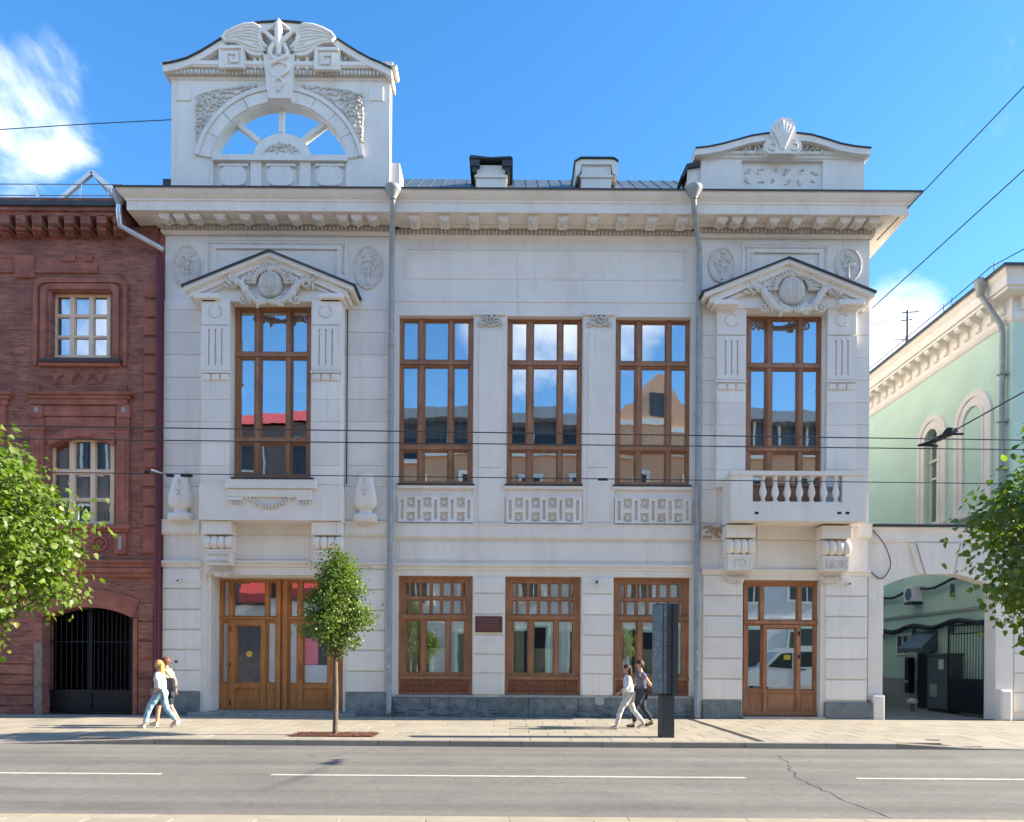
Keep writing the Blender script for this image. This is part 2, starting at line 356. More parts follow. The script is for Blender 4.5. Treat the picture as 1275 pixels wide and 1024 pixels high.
WHITEP = M('white_plastic', (.70, .70, .68), .5, .04); GREYBOX = M('grey_cabinet_paint', (.10, .13, .15), .5, .15, 3, .08, .05); CABLE = M('black_cable', (.02, .02, .022), .6)
WIREM = M('overhead_wire', (.05, .055, .065), .5, .1, 4, metal=.4)
def leafmat(name, c1, c2, yel):
    m, nt, b = newmat(name); out = nt.nodes['Material Output']
    g = ND(nt, 'ShaderNodeNewGeometry'); r = g.outputs['Random Per Island']
    cc = mixc(nt, r, c1, c2)
    cc = mixc(nt, ramp(nt, r, .93, 1, 0, .7), cc, yel)
    n = noise_of(nt, g.outputs['Position'], 2.2, 3); cc = mixc(nt, 1.0, cc, ramp(nt, n, .3, .7, .75, 1.25), 'MULTIPLY')
    nt.links.new(cc, b.inputs['Base Color']); b.inputs['Roughness'].default_value = .42; b.inputs['Specular IOR Level'].default_value = .45
    tl = ND(nt, 'ShaderNodeBsdfTranslucent'); tcx = mixc(nt, 1.0, cc, (1.5, 1.7, .55), 'MULTIPLY'); nt.links.new(tcx, tl.inputs['Color'])
    ms = ND(nt, 'ShaderNodeMixShader'); ms.inputs[0].default_value = .36; nt.links.new(b.outputs[0], ms.inputs[1]); nt.links.new(tl.outputs[0], ms.inputs[2]); nt.links.new(ms.outputs[0], out.inputs['Surface'])
    return m
LEAF = leafmat('linden_leaf', (.090, .155, .020), (.165, .235, .035), (.24, .23, .03)); LEAF2 = leafmat('small_linden_leaf', (.040, .080, .020), (.085, .130, .030), (.22, .19, .03))
LEAF3 = leafmat('young_linden_leaf', (.085, .145, .028), (.17, .235, .048), (.26, .22, .04)); BARK = M('tree_bark', (.15, .12, .09), .9, .25, 12, .2, .5, 50)
SKIN = M('skin', (.52, .29, .20), .6, .04, 8, 0, 0); HAIR_B = M('blond_hair', (.55, .30, .09), .6, .25, 30); HAIR_D = M('dark_brown_hair', (.07, .035, .02), .6, .25, 30); HAIR_R = M('reddish_hair', (.17, .065, .032), .6, .2, 30)
WSHIRT = M('white_shirt', (.66, .64, .66), .9, .05, 6, .04, .25, 14); YSHIRT = M('cream_yellow_shirt', (.64, .52, .30), .9, .06, 6, .04, .25, 14); BTEE = M('blue_grey_tshirt', (.10, .12, .19), .9, .12, 6, .05, .25, 14)
LJEAN = M('light_blue_jeans', (.26, .42, .55), .9, .2, 8, .1, .25, 20); PALEJ = M('pale_washed_jeans', (.55, .55, .54), .9, .12, 8, .06, .25, 20); DJEAN = M('dark_jeans', (.035, .042, .06), .9, .2, 8, .1, .25, 20)
SHOE_W = M('white_shoe', (.65, .63, .60), .6); SHOE_D = M('dark_shoe', (.05, .045, .04), .6); BAGM = M('navy_bag', (.018, .02, .035), .7)

# ------------------------------------------------------------------ generic builders
def joinery(parent, name, rect, lights, yf, frame_mat, glass=GLASS, depth=.10, sash=.045, sash_back=.035, panels=(), outer=0, panes=True, label=None, extra=None, frosted=()):
    """one window or door: frame mesh, every pane a mesh of its own. rect/lights/panels in photo px on plane yf"""
    rr = RC(*rect, yf); c = (rect[0] + rect[2]) / 2
    H = [(PX(a, yf), PX(b_, yf), PZ(d, c, yf), PZ(e, c, yf)) for a, e, b_, d in [(l[0], l[1], l[2], l[3]) for l in lights]]
    mb = MB().grid(rr, H, yf, yf + depth)
    if outer:  # proud outer frame
        o = outer; mb.grid(rr, [(rr[0] + o, rr[1] - o, rr[2] + o, rr[3] - o)], yf - .035, yf - .001)
    for h in H:  # sash ring, set back
        if sash: mb.grid(h, [(h[0] + sash, h[1] - sash, h[2] + sash, h[3] - sash)], yf + sash_back, yf + depth + .02)
    for p in panels:
        q = (PX(p[0], yf), PX(p[2], yf), PZ(p[3], c, yf), PZ(p[1], c, yf)); w = .035
        mb.grid(q, [(q[0] + w, q[1] - w, q[2] + w, q[3] - w)], yf - .014, yf + .003)
        mb.cbox(q[0] + w + .02, q[1] - w - .02, yf - .010, yf + .003, q[2] + w + .02, q[3] - w - .02, .02 if False else .009)
    if extra: extra(mb)
    w_ = mb.build(name, frame_mat, parent, label=label)
    if panes:
        for i, h in enumerate(H):
            y = yf + sash_back + .03
            pm_ = MB().box(h[0] + sash - .008, h[1] - sash + .008, y, y + .006, h[2] + sash - .008, h[3] - sash + .008); ta, tb = rng.gauss(0, .0035), rng.gauss(0, .0035)
            pm_.v = [(p[0], p[1] + ta * (p[0] - (h[0] + h[1]) / 2) + tb * (p[2] - (h[2] + h[3]) / 2), p[2]) for p in pm_.v]
            pm_.build('pane', GLASS_FROST if i in frosted else glass, w_)
    return w_
def curtain(parent, x0, x1, z0, z1, y, mat=CURT, folds=9, amp=.035, seed=0, gather=0):
    r = random.Random(seed); n = max(12, int(folds * 8)); ph = r.random() * 6; vs_ = []; fs = []
    rows = 6
    for j in range(rows + 1):
        t = j / rows
        for i in range(n + 1):
            u = i / n; g = 1 - gather * (math.sin(t * math.pi) ** 2)
            x = x0 + (x1 - x0) * u * g
            vs_.append((x, y + amp * math.sin(u * folds * 2 * math.pi + ph + .4 * math.sin(5 * u + t)), z1 + (z0 - z1) * t))
    for j in range(rows):
        for i in range(n): a = j * (n + 1) + i; fs.append((a, a + 1, a + n + 2, a + n + 1))
    return MB().add(vs_, fs, True).build('curtain', mat, parent)
def in_poly(p, poly):
    x, y = p; c = False; n = len(poly)
    for i in range(n):
        x0, y0 = poly[i]; x1, y1 = poly[i - 1]
        if (y0 > y) != (y1 > y) and x < (x1 - x0) * (y - y0) / (y1 - y0) + x0: c = not c
    return c
def relief(mb, poly, y, n, size, r, depth=.05):
    depth *= 1.9
    """carved foliage: leaf-shaped bosses inside a px polygon on plane y"""
    xs = [p[0] for p in poly]; ys = [p[1] for p in poly]; pts = []; t = 0
    while len(pts) < n and t < n * 60:
        t += 1; p = (r.uniform(min(xs), max(xs)), r.uniform(min(ys), max(ys)))
        if in_poly(p, poly) and all((p[0] - q[0]) ** 2 + (p[1] - q[1]) ** 2 > (size * .8) ** 2 for q in pts):
            pts.append(p); s = size * r.uniform(.38, .62) * CD / F
            mb.ell((PX(p[0], y), y, PZ(p[1], p[0], y)), s * r.uniform(.5, .8), depth * r.uniform(.6, 1.2), s * 1.25, r.uniform(0, 3.14), 7, 4)
def spiral(cx, cz, y, r0, r1, turns, a0, dirn=1, n=26):
    return [(cx + (r0 + (r1 - r0) * i / n) * math.cos(a0 + dirn * turns * 2 * math.pi * i / n), y, cz + (r0 + (r1 - r0) * i / n) * math.sin(a0 + dirn * turns * 2 * math.pi * i / n)) for i in range(n + 1)]
def textmesh(name, body, size, loc, mat, parent, ext=.01, align='CENTER'):
    cu = bpy.data.curves.new('t', 'FONT'); cu.body = body; cu.size = size; cu.extrude = ext; cu.align_x = align; cu.align_y = 'CENTER'; cu.resolution_u = 3
    ob = bpy.data.objects.new('t', cu); COL.objects.link(ob)
    dg = bpy.context.evaluated_depsgraph_get(); me = bpy.data.meshes.new_from_object(ob.evaluated_get(dg))
    bpy.data.objects.remove(ob); me.materials.clear(); me.materials.append(mat)
    o = link(name, me, parent, loc); o.rotation_euler = (R_(90), 0, 0); return o

# ================================================================== GROUND
YK, YN = -7.0, -14.83     # far kerb, near kerb
MB().add([(-900, -900, -.30), (900, -900, -.30), (900, 900, -.30), (-900, 900, -.30)], [(0, 1, 2, 3)]).build('ground', M('far_ground', (.16, .15, .13), .9), kind='structure')
road = MB()
nx = 60
for i in range(nx):
    xa, xb = -120 + 4 * i, -116 + 4 * i
    road.add([(xa, YN + .0, -.13), (xb, YN, -.13), (xb, YK, -.13), (xa, YK, -.13)], [(0, 1, 2, 3)])
road = road.build('road', ASPHALT, kind='structure')
for a, b_ in ((-120, 203), (340, 932), (1070, 1662), (1800, 2390)):
    d = 11.86; xa, xb = ((a - HX) * d / F if a > -100 else -15.5), (b_ - HX) * d / F
    MB().box(xa, xb, -11.20, -11.07, -.13, -.126).build('lane_line', PAINT, road)
def crack(pts, w):
    mb = MB(); r = random.Random(3); P = [(( x - HX) * (1.83 * F / (y - K * (x - HX) - HY)) / F, -CD + 1.83 * F / (y - K * (x - HX) - HY)) for x, y in pts]
    Q = []
    for (a, b_), (c, d) in zip(P, P[1:]):
        for k in range(8): t = k / 8; Q.append((a + (c - a) * t + r.uniform(-.05, .05), b_ + (d - b_) * t + r.uniform(-.05, .05)))
    for p, q in zip(Q, Q[1:]):
        ww = w * r.uniform(.4, 1.2); mb.add([(p[0] - ww, p[1], -.1275), (p[0] + ww, p[1], -.1275), (q[0] + ww, q[1], -.1275), (q[0] - ww, q[1], -.1275)], [(0, 1, 2, 3)])
    mb.build('crack', TAR, road)
crack([(985, 953), (992, 968), (1010, 976), (1060, 1000), (1118, 1022)], .011); crack([(972, 940), (985, 953)], .007); crack([(385, 941), (412, 943), (428, 940)], .016)
def hgt(x, y):
    d = max(0.0, min(1.0, (-9.0 - x) / .9)) if x < 0 else max(0.0, min(1.0, (x - 9.3) / .9))
    t = max(0.0, min(1.0, (-5.2 - y) / 1.75)); return -.115 * d * t
sw = MB(); XS = [-60, -40, -25] + [-18 + .45 * i for i in range(81)] + [25, 40, 60]; YS = [12, .6, -1.0, -3, -5.2, -5.6, -6, -6.4, YK + .16]
vs_ = [(x, y, hgt(x, y) - .022) for y in YS for x in XS]; n = len(XS)
fs = [(j * n + i, j * n + i + 1, (j + 1) * n + i + 1, (j + 1) * n + i) for j in range(len(YS) - 1) for i in range(n - 1)]
walk = sw.add(vs_, fs).build('sidewalk', SOIL, kind='structure')
SW_, SD_ = .90, .83
slab = MB(); c = .006
slab.box(-SW_ / 2 + .005, SW_ / 2 - .005, -SD_ / 2 + .005, SD_ / 2 - .005, -.05, -.004)
slab.add([(-SW_ / 2 + .005, -SD_ / 2 + .005, -.004), (SW_ / 2 - .005, -SD_ / 2 + .005, -.004), (SW_ / 2 - .005, SD_ / 2 - .005, -.004), (-SW_ / 2 + .005, SD_ / 2 - .005, -.004),
          (-SW_ / 2 + .012, -SD_ / 2 + .012, 0), (SW_ / 2 - .012, -SD_ / 2 + .012, 0), (SW_ / 2 - .012, SD_ / 2 - .012, 0), (-SW_ / 2 + .012, SD_ / 2 - .012, 0)],
         [(4, 5, 6, 7), (0, 1, 5, 4), (1, 2, 6, 5), (2, 3, 7, 6), (3, 0, 4, 7)])
slab_me = slab.mesh('paving_slab', PAVE)
far_slabs = MB()
for j in range(8):
    yc = -.24 - SD_ * (j + .5) + .05
    for i in range(-40, 40):
        xc = (i + .5 + (.5 if j % 2 else 0)) * SW_
        e = .3; slope = (hgt(xc, yc + e) - hgt(xc, yc - e)) / (2 * e); h = hgt(xc, yc)
        if abs(xc) < 16.3 and True:
            if -5.2 < yc < 0 and 5.42 - .42 < xc < 5.42 + .0: pass
            o = link('paving_slab', slab_me, walk, (xc, yc, h + rng.uniform(-.002, .002))); o.rotation_euler.x = math.atan(slope)
        else: far_slabs.box(xc - .44, xc + .44, yc - .41, yc + .41, h - .02, h)
far_slabs.build('distant_paving', PAVE, walk, kind='stuff')
kx = -24.0; i = 0
while kx < 24:
    L = 1.55 if i % 3 else 1.75; h = hgt(kx + L / 2, YK); xm = kx + L / 2
    mb = MB(); hl, hr = hgt(kx, -7.0), hgt(kx + L, -7.0); y0, y1 = YK, YK + .17; g = .006
    a, b_ = kx + g, kx + L - g
    mb.add([(a, y0, -.2), (b_, y0, -.2), (b_, y1, -.2), (a, y1, -.2), (a, y0, hl - .015), (b_, y0, hr - .015), (b_, y0 + .015, hr + .002), (a, y0 + .015, hl + .002), (b_, y1, hr + .002), (a, y1, hl + .002)],
           [(0, 1, 5, 4), (4, 5, 6, 7), (7, 6, 8, 9), (1, 2, 8, 6, 5), (0, 4, 7, 9, 3), (2, 3, 9, 8)])
    mb.build('kerb_stone', KERB, walk); kx += L; i += 1
# near side
nw = MB().box(-60, 60, -60, YN - .20, -.2, -.02).build('near_sidewalk', SOIL, kind='structure')
for i in range(-9, 9):
    MB().box(i * 1.3 + .005, (i + 1) * 1.3 - .005, YN - .20, YN + .0, -.2, -.005).build('kerb_stone', KERB_Y, nw)
for j in range(5):
    for i in range(-10, 10):
        link('paving_slab', slab_me, nw, ((i + .5 + .5 * (j % 2)) * SW_, YN - .21 - SD_ * (j + .5), 0))
# drain channel + tree pit
t = MB().box(5.42, 5.60, YK + .2, -.35, -.02, .003); 
t.build('drain_channel', TAR, label='narrow dark drain channel running across the sidewalk from the downpipe to the kerb', cat='drain')
# ================================================================== WHITE BUILDING
house = thing('merchant_house', 'pale grey stucco two storey house with winged arch attic, balcony and tall brown windows', 'building')
WALLT = .5
XL, XR = PX(203), PX(1083)
XA, XB = PX(487), PX(869)          # pavilion / centre joints
ZT = 15.25
CY = .15                            # centre section set back
def part(mb, name, mat=STUCCO, **k): return mb.build(name, mat, house, **k)
# --- wall cores with openings
DOOR_L = RC(257, 716, 432, 896); WIN_L = RC(291, 372, 389, 600)
DOOR_R = RC(927, 722, 1024, 900); WIN_R = RC(927, 392, 1024, 640)
part(MB().grid((XL + .02, XA, .0, ZT), [(DOOR_L[0], DOOR_L[1], -.1, DOOR_L[3]), WIN_L], .04, .04 + WALLT), 'wall')
part(MB().grid((XB, XR - .02, .0, ZT), [(DOOR_R[0], DOOR_R[1], -.1, DOOR_R[3]), WIN_R], .04, .04 + WALLT), 'wall')
UW = [(496, 393, 589, 603), (631, 394, 725, 603.5), (766, 395, 860, 604.5)]
GW = [(497, 717, 590, 866), (630.5, 718, 725, 866.5), (765.5, 719, 861, 867.5)]
holes = [RC(*w, CY) for w in UW] + [RC(*w, CY) for w in GW]
part(MB().grid((XA, XB, .0, ZT), holes, CY, CY + .5), 'wall')
part(MB().box(XL, XL + .5, .04 + WALLT, 13, 0, ZT), 'wall'); part(MB().box(XR - .5, XR, .04 + WALLT, 13, 0, ZT), 'wall'); part(MB().box(XL, XR, 13, 13.4, 0, ZT), 'wall')
part(MB().box(XL + .5, XR - .5, .66, 12.99, 5.0, 5.3), 'upper_floor', ROOM)
part(MB().box(XL + .5, XR - .5, .66, 12.99, 14.2, 14.4), 'upper_ceiling', ROOM); part(MB().box(XL + .5, XR - .5, .66, 12.99, .05, .15), 'lower_floor', M('parquet', (.20, .12, .07), .5))
part(MB().box(XL + .5, XR - .5, 6.0, 6.2, .15, 14.2), 'partition_wall', ROOM)
# --- big cornice
path = [(XL, 9), (XL, 0), (XR, 0), (XR, 9)]
corona = [(0, 15.28), (.72, 15.28), (.72, 15.24), (.77, 15.24), (.77, 15.50), (.81, 15.52), (.81, 15.57), (.86, 15.60), (.93, 15.66), (.99, 15.73), (1.0, 15.79), (0, 15.79)]
part(MB().sweep(path, corona), 'cornice')
bed = [(0, 14.94), (.05, 14.97), (.08, 15.02), (.08, 15.06), (.05, 15.06), (.05, 15.20), (.22, 15.20), (.24, 15.275), (0, 15.275)]
for pth in ([(XL, 9), (XL, 0.0), (XA, 0.0), (XA, .5)], [(XB, .5), (XB, 0), (XR, 0), (XR, 9)], [(XA, CY), (XB, CY)]): part(MB().sweep(pth, bed), 'bed_moulding')
def eggs(x0, x1, y, z, n, sz, par=house):
    mb = MB()
    for i in range(n):
        x = x0 + (x1 - x0) * (i + .5) / n
        mb.ell((x, y, z), sz * .36, sz * .5, sz * .62, 0, 7, 4)
        mb.box(x + sz * .46, x + sz * .58, y - sz * .3, y + .04, z - sz * .6, z + sz * .5)
    mb.build('egg_and_dart', CARVE, par, kind='stuff')
eggs(XL - .05, XA, -.12, 15.115, 58, .125); eggs(XB, XR + .05, -.12, 15.115, 44, .125); eggs(XA, XB, CY - .12, 15.115, 78, .125)
def modillion(px, w=13.5, y=0.0):
    yf = -.64; x0, x1 = PX(px - w / 2, yf), PX(px + w / 2, yf)
    mb = MB().box(x0, x1, yf, y - .22, 15.15, 15.279)
    mb.box(x0 + .03, x1 - .03, yf + .03, y - .24, 15.11, 15.149)
    part(mb, 'modillion')
    o = MB(); 
    for k in range(3): o.ell(((x0 + x1) / 2, yf + .1 + k * .12, 15.10), .12 - .02 * k, .07, .045, 0, 8, 4)
    part(o, 'modillion_leaf', CARVE, kind='stuff')
for u in (220, 285, 355, 465, 577, 687, 792, 897, 1005, 1069, 1140): modillion(140 + u / 3.54)
for u in (225, 297, 368, 478, 587, 702, 818, 888, 958): modillion(840 + u / 3.864)
for i in range(10): modillion(470 + (136 + i * 115.8) / 3.11, 13.5, CY)
# metal flashing on cornice + roof
part(MB().sweep(path, [(-.3, 15.80), (1.03, 15.80), (1.045, 15.77), (1.045, 15.815), (-.3, 15.84)]), 'cornice_flashing', DARKM)
rf = MB(); rf.add([(XL - .6, -.6, 15.85), (XR + .6, -.6, 15.85), (XR - 3.2, 3.1, 18.75), (XL + 3.2, 3.1, 18.75), (XR + .6, 13.6, 15.85), (XL - .6, 13.6, 15.85), (XR - 3.2, 10, 18.75), (XL + 3.2, 10, 18.75)],
   [(0, 1, 2, 3), (1, 4, 6, 2), (4, 5, 7, 6), (5, 0, 3, 7), (3, 2, 6, 7)])
roof = part(rf, 'roof', ROOFM)
for i in range(26):
    x = XA - .2 + i * .4
    MB().tube([(x, -.4, 16.0), (x, 3.05, 18.72)], .018, 4).build('roof_seam', ROOFM, roof)
for px in (500, 840):  # white flashing laid on the roof edge
    X = PX(px, -.3); MB().box(X - .1, X + .9, -.35, -.1, 16.05, 16.10).build('flashing_patch', ZINC_L, roof)
# chimneys
def chimney(px0, px1, py0, dark):
    y = .9; X0, X1 = PX(px0, y), PX(px1, y); zt = PZ(py0, (px0 + px1) / 2, y)
    m = MB().box(X0, X1, y, y + .9, 16.3, zt); m.box(X0 - .05, X1 + .05, y - .05, y + .95, zt - .42, zt - .34)
    ch = part(m, 'chimney')
    cp = MB()
    if dark:
        for xx in (X0 - .12, X1 - .02): cp.box(xx, xx + .14, y - .12, y + 1.0, zt - .30, zt + .05)
        cp.prism([(X0 - .22, zt + .10), (X1 + .22, zt + .10), (X1 + .16, zt + .17), ((X0 + X1) / 2, zt + .13), (X0 - .18, zt + .2)], y - .2, y + 1.1)
        cp.box(X0 - .2, X0 + .12, y - .16, y + 1.0, zt - .12, zt + .10); cp.box(X1 - .12, X1 + .2, y - .16, y + 1.0, zt - .12, zt + .10)
        cp.build('chimney_cap', DARKM, ch)
    else:
        cp.prism([(X0 - .18, zt - .42), (X0 - .05, zt - .3), (X0, zt - .02), (X1, zt - .02), (X1 + .05, zt - .3), (X1 + .2, zt - .4), (X1 + .2, zt + .05), (X1 + .05, zt + .14), (X0 - .02, zt + .14), (X0 - .2, zt + .05)], y - .08, y + 1.0)
        cp.build('chimney_cap', STUCCO, ch)
        MB().prism([(X0 - .22, zt + .03), (X0 - .03, zt + .15), (X1 + .07, zt + .15), (X1 + .22, zt + .06), (X1 + .22, zt + .09), (X1 + .06, zt + .19), (X0 - .04, zt + .19), (X0 - .25, zt + .06)], y - .14, y + 1.06).build('cap_flashing', DARKM, ch)
chimney(591, 628, 206, True); chimney(722, 759, 206, False)

# --- rusticated blocks
def blocks(x0, x1, ys, yf, yb, gap=.012, ch=.014, mat=STUCCO2, name='stone_block'):
    for a, b_ in zip(ys, ys[1:]):
        r = RC(x0, a, x1, b_, yf); part(MB().cbox(r[0], r[1], yf, yb, r[2] + gap / 2, r[3] - gap / 2, ch), name, mat)
gl = [708, 733, 759, 784, 809, 835, 861.5]
blocks(203.5, 251, gl, -.02, .05, .03, .02); blocks(432.5, 481, [y + 1.2 for y in gl], -.02, .05, .03, .02)
gr = [716, 741.5, 767, 793.5, 820, 845.5, 872]
blocks(876.5, 926, gr, -.02, .05, .03, .02); blocks(1030, 1081.5, [y + 1 for y in gr], -.02, .05, .03, .02)
gc = [718, 739, 765, 790.5, 815, 838.5, 866]
blocks(591, 629.5, gc, CY - .05, CY + .01, .03, .02); blocks(726.5, 764.5, [y + .8 for y in gc], CY - .05, CY + .01, .03, .02)
ul = [374, 386, 414, 442, 470, 497.5, 525, 552, 580, 606, 648]
blocks(203.5, 250, ul, .012, .05, .010, .008); blocks(430, 482, ul, .012, .05, .010, .008)
blocks(874, 893, [y + 4 for y in ul], .012, .05, .010, .008); blocks(1066, 1082.5, [y + 4 for y in ul], .012, .05, .010, .008)
# --- plinths
def plinth(x0, x1, y0, yf, mat, y1=897):
    r = RC(x0, y0, x1, y1, yf); part(MB().cbox(r[0], r[1], yf, .3, -.05, r[3], .02), 'plinth_stone', mat)
for a, b_ in ((203.5, 249),): plinth(a, b_, 862, -.09, GRANITE)
plinth(432, 484, 863, -.09, GRANITE); plinth(877, 926, 873, -.09, GRANITE); plinth(1030, 1090, 875, -.09, GRANITE2)
for i, (a, b_) in enumerate(((490, 537), (537.5, 596), (596.5, 660), (660.5, 722), (722.5, 790), (790.5, 866))):
    plinth(a, b_, 868 + .3 * i, .04, GRANITE)
pm = MB(); r2 = random.Random(5)   # broken render lumps low on the centre plinth
for q in range(60):
    px = r2.uniform(492, 860); py = r2.uniform(880, 892); pm.ell((PX(px), .04, PZ(py, px)), r2.uniform(.05, .22), .03, r2.uniform(.02, .07), r2.uniform(-.2, .2), 8, 4)
part(pm, 'plinth_patches', GRANITE, kind='stuff')
part(MB().lathe([(.15, -.012), (.15, .03)], (PX(749), .045, PZ(873, 749)), 18, 'y'), 'plinth_repair_disc', M('pale_mortar', (.45, .43, .40), .9, .1, 8))
# --- belts and string courses
def belt(x0, x1, ytop, prof, y, name='string_course', px=None):
    z = PZ(ytop, px or (x0 + x1) / 2, y); part(MB().sweep([(PX(x0, y), y), (PX(x1, y), y)], [(o, z + dz) for o, dz in prof]), name)
BELT = [(-.02, -.46), (.05, -.46), (.05, -.43), (.10, -.40), (.10, -.06), (.13, -.03), (.13, 0), (-.02, .03)]
STR = [(-.02, -.19), (.04, -.17), (.04, -.12), (.10, -.06), (.12, -.05), (.12, 0), (-.02, .02)]
belt(200, 250, 648, BELT, .03); belt(431, 485, 650, BELT, .03); belt(1067, 1085, 653, BELT, .03)
belt(489, 867, 654, BELT, CY); belt(489, 867, 703.5, STR, CY)
belt(201, 252, 699, STR, .03); belt(289, 388, 699, STR, .03); belt(426, 485, 701, STR, .03); belt(874, 1084, 710, STR, .03)
belt(490, 866, 373.5, [(-.02, -.09), (.03, -.08), (.03, 0), (-.02, .01)], CY)
def framepanel(x0, y0, x1, y1, y, w=.05, d=.03, name='panel_frame', inset=None):
    r = RC(x0, y0, x1, y1, y); m = MB().grid(r, [(r[0] + w, r[1] - w, r[2] + w, r[3] - w)], y - d, y + .004); return part(m, name)
def raised(x0, y0, x1, y1, y, d=.025, name='raised_panel', mat=STUCCO): return part(MB().pb(x0, y0, x1, y1, y - d, y + .004, .012), name, mat)
framepanel(502, 311, 852, 349, CY, .03, .018); raised(504.5, 313, 850, 347.5, CY, .02); framepanel(495, 674, 863, 700, CY, .03, .018); raised(498, 676, 861, 698.5, CY, .02)
# --- centre pilasters with scroll capitals
for cx_ in (609.5, 746):
    part(MB().pb(cx_ - 19.5, 391, cx_ + 19.5, 655, CY - .04, CY + .004), 'pilaster'); part(MB().pb(cx_ - 13.5, 412, cx_ + 13.5, 582, CY - .075, CY - .038, .015), 'pilaster_shaft'); part(MB().pb(cx_ - 13.5, 583.5, cx_ + 13.5, 650, CY - .07, CY - .038, .012), 'pilaster_base')
    m = MB().pb(cx_ - 20, 388.5, cx_ + 20, 392, CY - .12, CY); part(m, 'abacus')
    m = MB(); y = CY - .09; X, Z = PX(cx_), PZ(399, cx_)
    for s in (-1, 1): m.tube(spiral(X + s * .30, Z - .10, y, .09, .015, 1.6, R_(90), -s, 22), .022, 6)
    m.tube([(X - .34 + .68 * k / 12, y, Z + .02 - .16 * math.sin(math.pi * k / 12)) for k in range(13)], .028, 6); m.tube([(X - .3 + .6 * k / 12, y, Z + .06 + .06 * math.sin(math.pi * k / 12)) for k in range(13)], .02, 6)
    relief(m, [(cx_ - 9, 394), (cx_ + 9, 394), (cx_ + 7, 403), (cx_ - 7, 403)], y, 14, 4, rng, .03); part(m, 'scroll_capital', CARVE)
# --- meander aprons below the upper windows
for (x0, x1, dy) in ((497, 590, 0), (631, 725, .7), (766, 861, 1.6)):
    Y0, Y1 = 619 + dy, 651 + dy; y = CY; m = MB(); cw = (x1 - x0)
    hs = []; r = RC(x0, Y0, x1, Y1, y); Wd = r[1] - r[0]; Hh = r[3] - r[2]; rings = []
    for k in range(5):
        u = (.055 + k * .222) * Wd; hs.append((r[0] + u - .045, r[0] + u + .045, r[2] + .10, r[3] - .10) if True else None)
    for k in range(4):
        u = (.055 + (k + .5) * .222) * Wd
        hs.append((r[0] + u - .13, r[0] + u + .13, r[2] + Hh * .56, r[3] - .03)); hs.append((r[0] + u - .13, r[0] + u + .13, r[2] + .03, r[2] + Hh * .40))
    part(MB().grid(r, hs, y - .085, y + .003), 'meander_panel')
    m = MB()
    for k in range(4):
        u = r[0] + (.055 + (k + .5) * .222) * Wd
        for zc in (r[2] + Hh * .78, r[2] + Hh * .21):
            m.loft([(-.001, .085, .085), (.03, .08, .08), (.045, .05, .05)], (0, 0, 0), 3, 10)
            n_ = 3 * 10 + 20
            for q in range(len(m.v) - n_, len(m.v)):
                a = m.v[q]; m.v[q] = (u + a[0], y - a[2], zc + a[1])
    part(m, 'meander_boss', CARVE, kind='stuff')
    part(MB().pb(x0 - 2, 604.5 + dy, x1 + 2, 608 + dy, CY - .10, CY + .15), 'window_sill', STUCCO); part(MB().pb(x0 - 2, 602 + dy, x1 + 1, 604.2 + dy, CY - .12, CY + .15), 'sill_flashing', DARKM)
# ---------------------------------------------------------------- windows of the centre
def upper_window(rect, yf, seed, cu=1):
    x0, y0, x1, y1 = rect; w = x1 - x0; h = 210.0; s = (y1 - y0) / h
    cs = [(x0 + .060 * w, x0 + .262 * w), (x0 + .345 * w, x0 + .668 * w), (x0 + .735 * w, x0 + .940 * w)]
    rows = [(y0 + 6.5 * s, y0 + 55.5 * s), (y0 + 64 * s, y0 + 161 * s), (y0 + 169 * s, y0 + 207 * s)]
    def extra(mb):
        for yy in (59.5, 165): r = RC(x0 + 3, y0 + (yy - 2.2) * s, x1 - 3, y0 + (yy + 2.2) * s, yf); mb.box(r[0], r[1], yf - .055, yf - .001, r[2], r[3])
        for u in (.303, .70): r = RC(x0 + u * w - 2, y0 + 4, x0 + u * w + 2, y1 - 2, yf); mb.box(r[0], r[1], yf - .03, yf - .002, r[2], r[3])
    o = joinery(house, 'window', rect, [(a, c, b_, d) for c, d in rows for a, b_ in cs], yf, WOOD, outer=.08, sash=.030, extra=extra)
    r = RC(*rect, yf)
    if cu:
        curtain(o, r[0] + .05, r[1] - .05, r[2] + .9 + rng.random(), r[3] - .1, yf + .18, CURT, 11, .05, seed)
    else:
        curtain(o, r[0] + .05, r[0] + .75, r[2], r[3] - .1, yf + .42, CURT_Y, 5, .03, seed); curtain(o, r[1] - .7, r[1] - .05, r[2], r[3] - .1, yf + .42, CURT, 5, .03, seed + 9)
    return o
for i, w in enumerate(UW): upper_window(w, CY + .22, i + 1)
